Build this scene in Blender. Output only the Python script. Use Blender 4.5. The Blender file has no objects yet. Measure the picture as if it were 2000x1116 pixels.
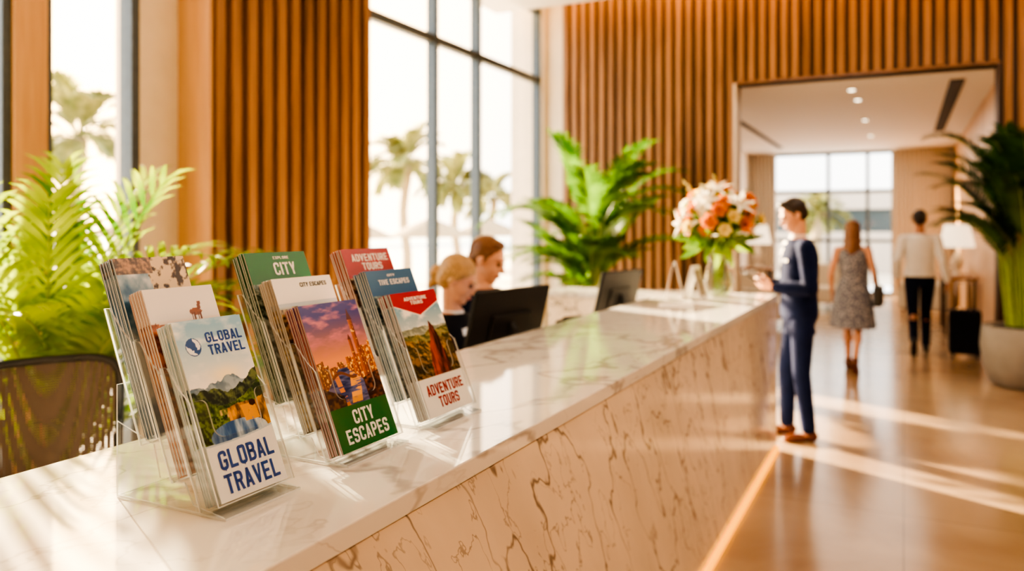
import bpy, bmesh, math, random
import numpy as np
from mathutils import Vector, Matrix
from mathutils.bvhtree import BVHTree
random.seed(7)
S=bpy.context.scene; COL=S.collection
V=Vector
# ---------------------------------------------------------------- helpers
def lin(c):
    return tuple(((x/12.92) if x<=0.04045 else ((x+0.055)/1.055)**2.4) for x in c)
def rgb(r,g,b): return lin((r/255,g/255,b/255))+(1,)
def attach(o,p):
    o.parent=p; o.matrix_parent_inverse=p.matrix_basis.inverted()
def top(o,label,cat,group=None,kind=None):
    o["label"]=label; o["category"]=cat
    if group: o["group"]=group
    if kind: o["kind"]=kind
    return o
def struct(o,label=None,cat=None):
    o["kind"]="structure"
    if label: o["label"]=label
    if cat: o["category"]=cat
    return o
def empty(name,loc,label=None,cat=None,group=None):
    e=bpy.data.objects.new(name,None); e.empty_display_size=0.1; e.location=loc; COL.objects.link(e)
    if label: top(e,label,cat,group)
    return e
def from_mesh(name,me,mats,parent=None,label=None,origin=None,bev=0):
    n=len(me.vertices); co=np.empty(n*3,dtype=np.float32); me.vertices.foreach_get('co',co); co=co.reshape(-1,3)
    if origin is None:
        lo=co.min(0); hi=co.max(0); origin=((lo[0]+hi[0])/2,(lo[1]+hi[1])/2,lo[2])
    co=co-np.array(origin,dtype=np.float32); me.vertices.foreach_set('co',co.ravel()); me.update()
    me.materials.clear()
    for m in mats: me.materials.append(m)
    me.name=name
    o=bpy.data.objects.new(name,me); o.location=tuple(float(x) for x in origin); COL.objects.link(o)
    if bev:
        b=o.modifiers.new('bev','BEVEL'); b.width=bev; b.segments=2; b.limit_method='ANGLE'; b.angle_limit=math.radians(40)
    if parent: attach(o,parent)
    if label: o["label"]=label
    return o
def mk(name,bm,mats,parent=None,label=None,origin=None,bev=0,recalc=True):
    if recalc: bmesh.ops.recalc_face_normals(bm,faces=bm.faces[:])
    me=bpy.data.meshes.new(name); bm.to_mesh(me); bm.free()
    if not isinstance(mats,(list,tuple)): mats=[mats]
    mi=[p.material_index for p in me.polygons]
    o=from_mesh(name,me,mats,parent,label,origin,bev)
    me.polygons.foreach_set('material_index',mi)
    return o
def setf(vs,mi,sm):
    for f in set(f for v in vs for f in v.link_faces): f.material_index=mi; f.smooth=sm
def box(bm,lo,hi,mi=0):
    x0,y0,z0=lo; x1,y1,z1=hi
    v=[bm.verts.new(p) for p in [(x0,y0,z0),(x1,y0,z0),(x1,y1,z0),(x0,y1,z0),(x0,y0,z1),(x1,y0,z1),(x1,y1,z1),(x0,y1,z1)]]
    for q in [(0,3,2,1),(4,5,6,7),(0,1,5,4),(1,2,6,5),(2,3,7,6),(3,0,4,7)]:
        f=bm.faces.new([v[i] for i in q]); f.material_index=mi
    return v
def obox(bm,M,hx,hy,hz,mi=0):
    v=box(bm,(-hx,-hy,-hz),(hx,hy,hz),mi)
    for a in v: a.co=M@a.co
def align(d):
    return V(d).to_track_quat('Z','Y').to_matrix().to_4x4()
def cyl(bm,p,q,r1,r2=None,seg=20,mi=0,sm=True):
    p=V(p);q=V(q); r2=r1 if r2 is None else r2
    r=bmesh.ops.create_cone(bm,cap_ends=True,segments=seg,radius1=r1,radius2=r2,depth=(q-p).length,matrix=Matrix.Translation((p+q)/2)@align(q-p))
    setf(r['verts'],mi,sm)
    for f in set(f for v in r['verts'] for f in v.link_faces):
        if len(f.verts)>4: f.smooth=False
def ell(bm,c,r,R=None,mi=0,sub=3):
    if not hasattr(r,'__len__'): r=(r,r,r)
    M=Matrix.Translation(c)@(R.to_4x4() if R is not None else Matrix())@Matrix.Diagonal((r[0],r[1],r[2],1))
    q=bmesh.ops.create_icosphere(bm,subdivisions=sub,radius=1,matrix=M); setf(q['verts'],mi,True)
def cap(bm,p,q,r1,r2,mi=0,seg=14):
    cyl(bm,p,q,r1,r2,seg,mi); ell(bm,p,r1,None,mi,2); ell(bm,q,r2,None,mi,2)
def loft(bm,rings,mi=0,sm=True,caps=True,closed=True):
    R=[[bm.verts.new(p) for p in ring] for ring in rings]; n=len(R[0])
    for a,b in zip(R,R[1:]):
        for i in range(n if closed else n-1):
            f=bm.faces.new([a[i],a[(i+1)%n],b[(i+1)%n],b[i]]); f.material_index=mi; f.smooth=sm
    if caps and closed:
        for ring in (R[0],R[-1]):
            f=bm.faces.new(ring); f.material_index=mi
def lathe(bm,c,prof,seg=32,mi=0,caps=True):
    c=V(c)
    loft(bm,[[c+V((r*math.cos(2*math.pi*i/seg),r*math.sin(2*math.pi*i/seg),z)) for i in range(seg)] for r,z in prof],mi,True,caps)
def tube(bm,pts,rad,seg=8,mi=0):
    pts=[V(p) for p in pts]
    if not hasattr(rad,'__len__'): rad=[rad]*len(pts)
    rings=[]; ref=V((0,0,1))
    d0=(pts[1]-pts[0]).normalized()
    if abs(d0.dot(ref))>0.9: ref=V((1,0,0))
    for i,p in enumerate(pts):
        d=(pts[min(i+1,len(pts)-1)]-pts[max(i-1,0)]).normalized()
        a=d.cross(ref).normalized(); b=d.cross(a)
        rings.append([p+(a*math.cos(2*math.pi*k/seg)+b*math.sin(2*math.pi*k/seg))*rad[i] for k in range(seg)])
    loft(bm,rings,mi)
def prism(bm,pts,vec,mf=0,me=1,single=False):
    a=[bm.verts.new(V(p)) for p in pts]; b=[bm.verts.new(V(p)+V(vec)) for p in pts]; n=len(a)
    if not single:
        f=bm.faces.new(a[::-1]); f.material_index=mf
    f=bm.faces.new(b); f.material_index=mf
    for i in range(n):
        f=bm.faces.new([a[i],a[(i+1)%n],b[(i+1)%n],b[i]]); f.material_index=me
def evalmesh(o):
    bpy.context.view_layer.update()
    dg=bpy.context.evaluated_depsgraph_get()
    me=bpy.data.meshes.new_from_object(o.evaluated_get(dg))
    return me
def remesh(bm,voxel,smooth=4,fac=0.5):
    me=bpy.data.meshes.new('t'); bm.to_mesh(me); bm.free()
    o=bpy.data.objects.new('t',me); COL.objects.link(o)
    r=o.modifiers.new('r','REMESH'); r.mode='VOXEL'; r.voxel_size=voxel; r.use_smooth_shade=True
    if smooth:
        s=o.modifiers.new('s','SMOOTH'); s.factor=fac; s.iterations=smooth
    m=evalmesh(o); bpy.data.objects.remove(o); bpy.data.meshes.remove(me)
    for p in m.polygons: p.use_smooth=True
    return m
# ---------------------------------------------------------------- materials
def M(name): 
    m=bpy.data.materials.new(name); m.use_nodes=True; nt=m.node_tree; b=nt.nodes['Principled BSDF']; return m,nt,b
def pbr(name,col,rough=0.5,metal=0,var=0.08,scale=20,bump=0,spec=0.5,em=None,ems=0,stretch=None):
    m,nt,b=M(name); N=nt.nodes; L=nt.links
    tc=N.new('ShaderNodeTexCoord'); nz=N.new('ShaderNodeTexNoise'); nz.inputs['Scale'].default_value=scale; nz.inputs['Detail'].default_value=3
    if stretch:
        mp=N.new('ShaderNodeMapping'); mp.inputs['Scale'].default_value=stretch; L.new(tc.outputs['Object'],mp.inputs['Vector']); L.new(mp.outputs['Vector'],nz.inputs['Vector'])
    else: L.new(tc.outputs['Object'],nz.inputs['Vector'])
    cr=N.new('ShaderNodeValToRGB'); c=col[:3]
    cr.color_ramp.elements[0].color=tuple(max(0,x*(1-var)) for x in c)+(1,); cr.color_ramp.elements[1].color=tuple(min(1,x*(1+var)) for x in c)+(1,)
    cr.color_ramp.elements[0].position=.3; cr.color_ramp.elements[1].position=.7
    L.new(nz.outputs['Fac'],cr.inputs['Fac']); L.new(cr.outputs['Color'],b.inputs['Base Color'])
    b.inputs['Roughness'].default_value=rough; b.inputs['Metallic'].default_value=metal; b.inputs['Specular IOR Level'].default_value=spec
    if bump:
        bp=N.new('ShaderNodeBump'); bp.inputs['Strength'].default_value=bump; bp.inputs['Distance'].default_value=.005
        L.new(nz.outputs['Fac'],bp.inputs['Height']); L.new(bp.outputs['Normal'],b.inputs['Normal'])
    if ems: b.inputs['Emission Color'].default_value=em; b.inputs['Emission Strength'].default_value=ems
    return m
def wood(name,c1,c2,axis=2,rough=.45):
    m,nt,b=M(name); N=nt.nodes; L=nt.links
    tc=N.new('ShaderNodeTexCoord'); mp=N.new('ShaderNodeMapping'); sc=[14,14,14]; sc[axis]=.7; mp.inputs['Scale'].default_value=sc
    nz=N.new('ShaderNodeTexNoise'); nz.inputs['Scale'].default_value=1.6; nz.inputs['Detail'].default_value=6; nz.inputs['Distortion'].default_value=.6
    n2=N.new('ShaderNodeTexNoise'); n2.inputs['Scale'].default_value=.35; n2.inputs['Detail'].default_value=1
    cr=N.new('ShaderNodeValToRGB'); cr.color_ramp.elements[0].position=.3; cr.color_ramp.elements[1].position=.72
    cr.color_ramp.elements[0].color=c1; cr.color_ramp.elements[1].color=c2
    ad=N.new('ShaderNodeMath'); ad.operation='MULTIPLY_ADD'; ad.inputs[1].default_value=.5
    L.new(tc.outputs['Object'],mp.inputs['Vector']); L.new(mp.outputs['Vector'],nz.inputs['Vector']); L.new(mp.outputs['Vector'],n2.inputs['Vector'])
    ml=N.new('ShaderNodeMath'); ml.operation='MULTIPLY'; ml.inputs[1].default_value=.5
    L.new(n2.outputs['Fac'],ml.inputs[0]); L.new(nz.outputs['Fac'],ad.inputs[0]); L.new(ml.outputs[0],ad.inputs[2])
    L.new(ad.outputs[0],cr.inputs['Fac']); L.new(cr.outputs['Color'],b.inputs['Base Color']); b.inputs['Roughness'].default_value=rough
    return m
def marble(name,base,vein,rough=.07,scale=1.0,strong=.9,rotx=55,stretch=.35,w1=.012,w2=.008,cloud=.86,m0=.30,m1=.48,det=5,dist=.35):
    m,nt,b=M(name); N=nt.nodes; L=nt.links
    tc=N.new('ShaderNodeTexCoord'); mp0=N.new('ShaderNodeMapping'); mp0.inputs['Rotation'].default_value=(math.radians(rotx),math.radians(0),math.radians(22))
    mp=N.new('ShaderNodeMapping'); mp.inputs['Scale'].default_value=(1.0*scale,stretch*scale,1.5*scale)
    L.new(tc.outputs['Object'],mp0.inputs['Vector']); L.new(mp0.outputs['Vector'],mp.inputs['Vector'])
    def ridge(sc,w,detail,dist,seed,ro):
        nz=N.new('ShaderNodeTexNoise'); nz.noise_dimensions='4D'; nz.inputs['W'].default_value=seed
        nz.inputs['Scale'].default_value=sc; nz.inputs['Detail'].default_value=detail; nz.inputs['Distortion'].default_value=dist; nz.inputs['Roughness'].default_value=ro
        L.new(mp.outputs['Vector'],nz.inputs['Vector'])
        s=N.new('ShaderNodeMath'); s.operation='SUBTRACT'; s.inputs[1].default_value=.5; L.new(nz.outputs['Fac'],s.inputs[0])
        a=N.new('ShaderNodeMath'); a.operation='ABSOLUTE'; L.new(s.outputs[0],a.inputs[0])
        r=N.new('ShaderNodeMapRange'); r.interpolation_type='SMOOTHSTEP'; r.inputs['From Min'].default_value=0; r.inputs['From Max'].default_value=w; r.inputs['To Min'].default_value=1; r.inputs['To Max'].default_value=0
        L.new(a.outputs[0],r.inputs['Value']); return r.outputs[0]
    r1=ridge(2.2,w1,det,dist,1.3,.45); r2=ridge(5.0,w2,det,dist,4.1,.48)
    def mask(sc,a0,a1,seed):
        k=N.new('ShaderNodeTexNoise'); k.noise_dimensions='4D'; k.inputs['W'].default_value=seed; k.inputs['Scale'].default_value=sc; L.new(tc.outputs['Object'],k.inputs['Vector'])
        q=N.new('ShaderNodeMapRange'); q.inputs['From Min'].default_value=a0; q.inputs['From Max'].default_value=a1; L.new(k.outputs['Fac'],q.inputs['Value']); return q.outputs[0]
    def mul(a,b_):
        k=N.new('ShaderNodeMath'); k.operation='MULTIPLY'; L.new(a,k.inputs[0])
        if isinstance(b_,float): k.inputs[1].default_value=b_
        else: L.new(b_,k.inputs[1])
        return k.outputs[0]
    v1=mul(r1,mask(2.0,m0,m1,2.0)); v2=mul(mul(r2,mask(1.5,m0+.06,m1+.06,7.0)),.7)
    mx=N.new('ShaderNodeMath'); mx.operation='MAXIMUM'; L.new(v1,mx.inputs[0]); L.new(v2,mx.inputs[1])
    ms=mul(mx.outputs[0],float(strong))
    cl=N.new('ShaderNodeTexNoise'); cl.inputs['Scale'].default_value=1.4; cl.inputs['Detail'].default_value=5; L.new(mp.outputs['Vector'],cl.inputs['Vector'])
    cr=N.new('ShaderNodeValToRGB'); cr.color_ramp.elements[0].position=.35; cr.color_ramp.elements[1].position=.62
    cr.color_ramp.elements[0].color=tuple(x*cloud for x in base[:3])+(1,); cr.color_ramp.elements[1].color=base; L.new(cl.outputs['Fac'],cr.inputs['Fac'])
    mix=N.new('ShaderNodeMix'); mix.data_type='RGBA'; L.new(ms,mix.inputs[0]); L.new(cr.outputs['Color'],mix.inputs[6]); mix.inputs[7].default_value=vein
    L.new(mix.outputs[2],b.inputs['Base Color']); b.inputs['Roughness'].default_value=rough; b.inputs['Specular IOR Level'].default_value=.6
    return m
def clear(name,tint,f0=.04,rough=.02):
    m=bpy.data.materials.new(name); m.use_nodes=True; nt=m.node_tree; N=nt.nodes; L=nt.links
    N.remove(N['Principled BSDF']); out=N['Material Output']
    t=N.new('ShaderNodeBsdfTransparent'); t.inputs['Color'].default_value=tint
    g=N.new('ShaderNodeBsdfGlossy'); g.inputs['Roughness'].default_value=rough
    ge=N.new('ShaderNodeNewGeometry'); dp=N.new('ShaderNodeVectorMath'); dp.operation='DOT_PRODUCT'; L.new(ge.outputs['Normal'],dp.inputs[0]); L.new(ge.outputs['Incoming'],dp.inputs[1])
    ab=N.new('ShaderNodeMath'); ab.operation='ABSOLUTE'; L.new(dp.outputs['Value'],ab.inputs[0])
    su=N.new('ShaderNodeMath'); su.operation='SUBTRACT'; su.inputs[0].default_value=1; L.new(ab.outputs[0],su.inputs[1]); su.use_clamp=True
    pw=N.new('ShaderNodeMath'); pw.operation='POWER'; pw.inputs[1].default_value=5; L.new(su.outputs[0],pw.inputs[0])
    ma=N.new('ShaderNodeMath'); ma.operation='MULTIPLY_ADD'; ma.inputs[1].default_value=.9-f0; ma.inputs[2].default_value=f0; L.new(pw.outputs[0],ma.inputs[0]); ma.use_clamp=True
    mx=N.new('ShaderNodeMixShader'); L.new(ma.outputs[0],mx.inputs['Fac']); L.new(t.outputs[0],mx.inputs[1]); L.new(g.outputs[0],mx.inputs[2]); L.new(mx.outputs[0],out.inputs['Surface'])
    return m
def leaf(name,c1,c2,tr=.45):
    m=bpy.data.materials.new(name); m.use_nodes=True; nt=m.node_tree; N=nt.nodes; L=nt.links
    b=N['Principled BSDF']; out=N['Material Output']; tc=N.new('ShaderNodeTexCoord'); nz=N.new('ShaderNodeTexNoise'); nz.inputs['Scale'].default_value=3.5
    L.new(tc.outputs['Object'],nz.inputs['Vector']); cr=N.new('ShaderNodeValToRGB'); cr.color_ramp.elements[0].position=.35; cr.color_ramp.elements[1].position=.65
    cr.color_ramp.elements[0].color=c1; cr.color_ramp.elements[1].color=c2; L.new(nz.outputs['Fac'],cr.inputs['Fac']); L.new(cr.outputs['Color'],b.inputs['Base Color'])
    b.inputs['Roughness'].default_value=.4
    t=N.new('ShaderNodeBsdfTranslucent'); L.new(cr.outputs['Color'],t.inputs['Color']); mx=N.new('ShaderNodeMixShader'); mx.inputs['Fac'].default_value=tr
    L.new(b.outputs[0],mx.inputs[1]); L.new(t.outputs[0],mx.inputs[2]); L.new(mx.outputs[0],out.inputs['Surface']); return m
def attrmat(name,rough=.25):
    m,nt,b=M(name); a=nt.nodes.new('ShaderNodeVertexColor'); a.layer_name='Col'; nt.links.new(a.outputs['Color'],b.inputs['Base Color']); b.inputs['Roughness'].default_value=rough; return m

m_wood=wood('walnut_slat_wood',rgb(102,70,44),rgb(184,136,92))
m_woodback=wood('dark_wood_backing',rgb(50,32,20),rgb(84,56,34))
m_woodlight=wood('oak_panel_wood',rgb(188,142,96),rgb(226,184,138))
m_stone=pbr('beige_stone',rgb(224,210,190),.5,var=.04,scale=6)
m_plaster=pbr('white_plaster',rgb(238,231,221),.7,var=.02)
m_warmwall=pbr('warm_taupe_wall',rgb(158,136,114),.7,var=.05)
m_marble_top=marble('white_marble_polished',rgb(228,225,220),rgb(132,122,116),.05,1.0,.6,0,.6,.016,.011,.9)
m_marble_front=marble('veined_marble',rgb(230,216,198),rgb(96,84,76),.12,2.0,.82,50,.16,.013,.010,.86,.28,.44,4,.12)
m_frame=pbr('blue_grey_metal',rgb(84,94,102),.4,.3)
m_glass=clear('window_glass',(.98,.99,.99,1),.04)
m_acr=clear('clear_acrylic',(.95,.975,.985,1),.09)
def edge_mat():
    m=bpy.data.materials.new('acrylic_edge_highlight'); m.use_nodes=True; nt=m.node_tree; N=nt.nodes; L=nt.links
    b=N['Principled BSDF']; b.inputs['Base Color'].default_value=(.90,.95,.97,1); b.inputs['Roughness'].default_value=.08  # bright edge highlight put into the whitish rim colour
    t=N.new('ShaderNodeBsdfTransparent'); mx=N.new('ShaderNodeMixShader'); mx.inputs['Fac'].default_value=.7
    L.new(t.outputs[0],mx.inputs[1]); L.new(b.outputs[0],mx.inputs[2]); L.new(mx.outputs[0],N['Material Output'].inputs['Surface']); return m
m_acre=edge_mat()
m_black=pbr('black_plastic',rgb(22,22,25),.6,spec=.3)
m_screen=pbr('monitor_screen',rgb(40,60,80),.15,em=(.5,.7,1,1),ems=.6)
m_dkgrey=pbr('dark_grey_plastic',rgb(40,42,46),.5,spec=.35)
m_chrome=pbr('brushed_metal',rgb(190,190,192),.25,1)
m_leaf=leaf('palm_leaf_green',rgb(66,108,20),rgb(172,194,52),.5)
m_leafb=leaf('bright_palm_leaf',rgb(34,74,22),rgb(108,152,44),.45)
m_leafd=leaf('dark_palm_leaf',rgb(22,48,20),rgb(58,94,38),.3)
m_leafo=leaf('hazy_palm_leaf',rgb(122,130,78),rgb(172,168,112),.4)  # outdoor haze mixed into the pale leaf colours
m_stem=pbr('green_cane',rgb(140,160,70),.5)
m_trunk=pbr('palm_trunk',rgb(160,142,114),.9,bump=.4)
m_pot=pbr('grey_concrete_pot',rgb(140,132,122),.7,bump=.1,scale=8)
m_soil=pbr('soil',rgb(60,42,30),.95,bump=.5,scale=60)
m_led=pbr('amber_led_diffuser',rgb(240,150,30),.5,em=(1,.40,.0,1),ems=1.7)
m_cove=pbr('cove_led',rgb(255,200,120),.5,em=(1,.5,.14,1),ems=18)
m_down=pbr('downlight_lens',rgb(255,240,210),.5,em=(1,.85,.6,1),ems=7)
m_skin=pbr('skin',rgb(208,154,124),.5,var=.05,scale=12)
m_skin2=pbr('tanned_skin',rgb(190,136,106),.5,var=.05,scale=12)
m_hairbl=pbr('blonde_hair',rgb(170,136,92),.45,scale=10,var=.4,stretch=(8,30,8))
m_hairr=pbr('auburn_hair',rgb(112,74,46),.45,scale=10,var=.4,stretch=(8,30,8))
m_haird=pbr('dark_brown_hair',rgb(40,27,20),.45,scale=10,var=.4,stretch=(8,30,8))
m_navy=pbr('navy_suit_wool',rgb(16,29,68),.85,var=.15,scale=9,bump=.6,spec=.2)
m_navyd=pbr('dark_navy_cloth',rgb(18,24,46),.85,var=.15,scale=9,bump=.6,spec=.2)
m_blk=pbr('black_jacket_cloth',rgb(20,19,24),.85,var=.15,scale=9,bump=.6,spec=.2)
m_white=pbr('white_cotton',rgb(240,236,230),.8,var=.04,scale=9,bump=.6)
m_tie=pbr('tie_silk',rgb(34,38,64),.4)
m_shoe=pbr('brown_leather',rgb(96,48,24),.35)
m_shoeb=pbr('black_leather',rgb(22,20,20),.4)
m_eye=pbr('dark_iris',rgb(40,26,18),.2)
m_lip=pbr('lip',rgb(170,92,80),.5)
m_dress,nt_,b_=M('patterned_grey_dress')
vo=nt_.nodes.new('ShaderNodeTexVoronoi'); vo.inputs['Scale'].default_value=38; cr_=nt_.nodes.new('ShaderNodeValToRGB')
cr_.color_ramp.elements[0].color=rgb(170,166,166); cr_.color_ramp.elements[1].color=rgb(86,90,104); cr_.color_ramp.elements[0].position=.2; cr_.color_ramp.elements[1].position=.5
tc_=nt_.nodes.new('ShaderNodeTexCoord'); nt_.links.new(tc_.outputs['Object'],vo.inputs['Vector']); nt_.links.new(vo.outputs['Distance'],cr_.inputs['Fac']); nt_.links.new(cr_.outputs['Color'],b_.inputs['Base Color']); b_.inputs['Roughness'].default_value=.8
m_curt=pbr('linen_curtain',rgb(218,206,188),.9,var=.05,scale=40)
m_shade=pbr('lamp_shade_linen',rgb(245,232,208),.8,em=(1,.8,.55,1),ems=1.2)
m_paper=pbr('paper_pages',rgb(226,228,232),.6,var=.03)
m_cover=attrmat('brochure_cover_print',.18)
m_blue=pbr('blue_ink',rgb(16,74,166),.4,var=.02)
m_red=pbr('red_ink',rgb(166,24,36),.4,var=.02)
m_wht=pbr('white_ink',rgb(250,250,250),.4,var=.01)
m_grey=pbr('dark_ink',rgb(40,60,50),.4,var=.02)
# floor
def floor_mat():
    m,nt,b=M('polished_stone_floor'); N=nt.nodes; L=nt.links
    tc=N.new('ShaderNodeTexCoord'); nz=N.new('ShaderNodeTexNoise'); nz.inputs['Scale'].default_value=.9; nz.inputs['Detail'].default_value=6; nz.inputs['Distortion'].default_value=.6
    L.new(tc.outputs['Object'],nz.inputs['Vector']); cr=N.new('ShaderNodeValToRGB'); cr.color_ramp.elements[0].position=.3; cr.color_ramp.elements[1].position=.7
    cr.color_ramp.elements[0].color=rgb(148,120,94); cr.color_ramp.elements[1].color=rgb(186,160,130); L.new(nz.outputs['Fac'],cr.inputs['Fac'])
    br=N.new('ShaderNodeTexBrick'); br.offset=0; br.inputs['Scale'].default_value=1; br.inputs['Brick Width'].default_value=1.2; br.inputs['Row Height'].default_value=1.2; br.inputs['Mortar Size'].default_value=.004
    br.inputs['Color1'].default_value=(1,1,1,1); br.inputs['Color2'].default_value=(.93,.93,.93,1); br.inputs['Mortar'].default_value=(.6,.6,.6,1); L.new(tc.outputs['Object'],br.inputs['Vector'])
    mx=N.new('ShaderNodeMix'); mx.data_type='RGBA'; mx.blend_type='MULTIPLY'; mx.inputs[0].default_value=1; L.new(cr.outputs['Color'],mx.inputs[6]); L.new(br.outputs['Color'],mx.inputs[7])
    L.new(mx.outputs[2],b.inputs['Base Color']); b.inputs['Roughness'].default_value=.18; b.inputs['Specular IOR Level'].default_value=.5
    return m
m_floor=floor_mat()
# ---------------------------------------------------------------- camera
cd=bpy.data.cameras.new('camera'); cam=bpy.data.objects.new('camera',cd); COL.objects.link(cam)
cam.location=(0,0,1.58); cam.rotation_euler=(math.pi/2,0,math.atan(765/1535)); cd.sensor_width=36; cd.lens=36*1535/2000; cd.shift_y=-115/2000; cd.clip_start=.05; cd.clip_end=500
cd.dof.use_dof=True; cd.dof.focus_distance=1.5; cd.dof.aperture_fstop=2.0
S.camera=cam
# ---------------------------------------------------------------- world + sun
SUN=V((-1.0,.5,.31)).normalized()
w=bpy.data.worlds.new('world'); S.world=w; w.use_nodes=True; nt=w.node_tree; N=nt.nodes; L=nt.links
bg=N['Background']; tc=N.new('ShaderNodeTexCoord'); nm=N.new('ShaderNodeVectorMath'); nm.operation='NORMALIZE'; L.new(tc.outputs['Generated'],nm.inputs[0])
dt=N.new('ShaderNodeVectorMath'); dt.operation='DOT_PRODUCT'; dt.inputs[1].default_value=SUN; L.new(nm.outputs[0],dt.inputs[0])
mr=N.new('ShaderNodeMapRange'); mr.interpolation_type='SMOOTHSTEP'; mr.inputs['From Min'].default_value=.74; mr.inputs['From Max'].default_value=1.0; L.new(dt.outputs['Value'],mr.inputs['Value'])
cr=N.new('ShaderNodeMix'); cr.data_type='RGBA'; cr.inputs[6].default_value=(.97,.95,.91,1); cr.inputs[7].default_value=(3.4,2.2,.95,1); L.new(mr.outputs[0],cr.inputs[0])
L.new(cr.outputs[2],bg.inputs['Color']); bg.inputs['Strength'].default_value=4.0
sd=bpy.data.lights.new('sun','SUN'); sd.energy=52; sd.angle=math.radians(.8); sd.color=(1,.76,.47); so=bpy.data.objects.new('sun',sd); so.rotation_euler=SUN.to_track_quat('Z','Y').to_euler(); so.location=(-10,5,8); COL.objects.link(so)
def area(name,loc,sx,sy,e,col=(1,.85,.68),rot=(0,0,0)):
    l=bpy.data.lights.new(name,'AREA'); l.shape='RECTANGLE'; l.size=sx; l.size_y=sy; l.energy=e; l.color=col; o=bpy.data.objects.new(name,l); o.location=loc; o.rotation_euler=rot; COL.objects.link(o)
area('ceiling_fill',(1.5,4.5,4.4),4,7,150,(1,.84,.66))  # added warm fill under the ceiling, no fixture modelled
area('lounge_fill',(-1.2,15,3.3),3,8,130,(1,.9,.76))  # added area fill to brighten the lounge, not a fixture
# ---------------------------------------------------------------- room shell
XW=-4.2; XG=-4.55; YB=10.0; PL,PR,PH=-1.86,.91,3.35
bm=bmesh.new(); box(bm,(-4.9,-3,-.2),(6,20.2,0)); struct(mk('floor',bm,m_floor,origin=(0,0,0)),'polished beige stone floor','floor')
bm=bmesh.new(); box(bm,(-5,-3,4.5),(6,9.55,4.7)); box(bm,(-5,9.55,4.75),(6,10.3,4.9)); box(bm,(-5,9.5,4.7),(6,9.55,4.9)); struct(mk('ceiling',bm,m_plaster),'white plaster ceiling with a warm cove slot','ceiling')
bm=bmesh.new(); box(bm,(XW,9.56,4.7),(6,9.60,4.74)); struct(mk('trim_1',bm,m_cove),'warm cove light strip','light strip')
def slats_y(bm,x0,x1,y,z0,z1,pitch=.13,wd=.075,dep=.055):
    n=max(1,round((x1-x0-wd)/pitch)); pitch=(x1-x0-wd)/n
    for i in range(n+1):
        a=x0+i*pitch; box(bm,(a,y-dep,z0),(a+wd,y,z1),0)
bm=bmesh.new()
box(bm,(XW,YB,0),(PL,YB+.25,4.75),1); box(bm,(PL,YB,PH),(PR,YB+.25,4.75),1); box(bm,(PR,YB,0),(6,YB+.25,4.75),1)
slats_y(bm,XW+.02,PL-.03,YB,0,4.75); slats_y(bm,PL+.02,PR,YB,PH+.03,4.75); slats_y(bm,PR+.06,6,YB,0,4.75)
struct(mk('wall_back',bm,[m_wood,m_woodback]),'slatted walnut wall with a wide opening','wall')
bm=bmesh.new()
box(bm,(PL-.03,YB-.06,0),(PL,YB+.27,PH)); box(bm,(PR,YB-.06,0),(PR+.03,YB+.27,PH),1); box(bm,(PL-.03,YB-.058,PH),(PR+.03,YB+.27,PH+.02),2)
struct(mk('trim_2',bm,[m_stone,m_woodback,m_wood]),'stone and wood lining of the opening','trim')
bm=bmesh.new(); box(bm,(-5.0,YB,0),(XW,YB+.25,4.9)); box(bm,(-4.75,9.9,-.6),(-4.45,YB,4.9)); struct(mk('wall_corner',bm,m_stone),'beige stone corner pier','wall')
bm=bmesh.new(); box(bm,(-4.7,3.86,0),(XW-.06,5.70,4.6),1); box(bm,(-4.7,3.84,0),(XW,3.87,4.6),2)
yy=3.90
while yy<5.66: box(bm,(XW-.06,yy,0),(XW,yy+.085,4.6),0); yy+=.15
struct(mk('wall_left',bm,[m_wood,m_woodback,m_woodlight]),'slatted walnut wall panel between windows','wall')
bm=bmesh.new(); box(bm,(-4.72,3.52,0),(-4.50,3.84,4.6)); struct(mk('trim_3',bm,m_stone),'pale stone column beside the window','column')
bm=bmesh.new(); box(bm,(-4.72,2.70,0),(-4.46,2.89,4.6)); struct(mk('trim_4',bm,m_woodlight),'pale wood column between windows','column')
bm=bmesh.new(); box(bm,(-4.72,-3,0),(-4.4,.3,4.6)); struct(mk('wall_near',bm,m_plaster),'plain plaster wall','wall')
bm=bmesh.new(); box(bm,(5.8,-3,0),(6,10,4.6)); struct(mk('wall_right',bm,m_warmwall),'plain taupe wall','wall')
bm=bmesh.new(); box(bm,(-4.9,-3.2,0),(6,-3,4.7)); struct(mk('wall_rear',bm,m_warmwall),'plain taupe wall behind the lobby','wall')
def window(name,y0,y1,mull,tz,z0=.05,z1=4.6,x=XG,fw=.06):
    bm=bmesh.new()
    for y in [y0]+mull+[y1]: box(bm,(x-.06,y-fw/2,z0),(x+.06,y+fw/2,z1))
    for z in [z0+fw/2]+tz+[z1-fw/2]:
        box(bm,(x-.045,y0,z-.045),(x+.045,y1,z+.045))
    o=struct(mk(name,bm,m_frame,bev=.004),'tall window with blue-grey metal frame','window')
    bm=bmesh.new()
    v=[bm.verts.new(p) for p in [(x,y0,z0),(x,y1,z0),(x,y1,z1),(x,y0,z1)]]; bm.faces.new(v)
    g=mk('glass_pane',bm,m_glass,parent=o)
    return o
window('window_1',5.73,9.90,[7.21,8.17],[3.6])
window('window_2',2.91,3.50,[],[])
window('window_3',.33,2.68,[1.5],[])
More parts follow.
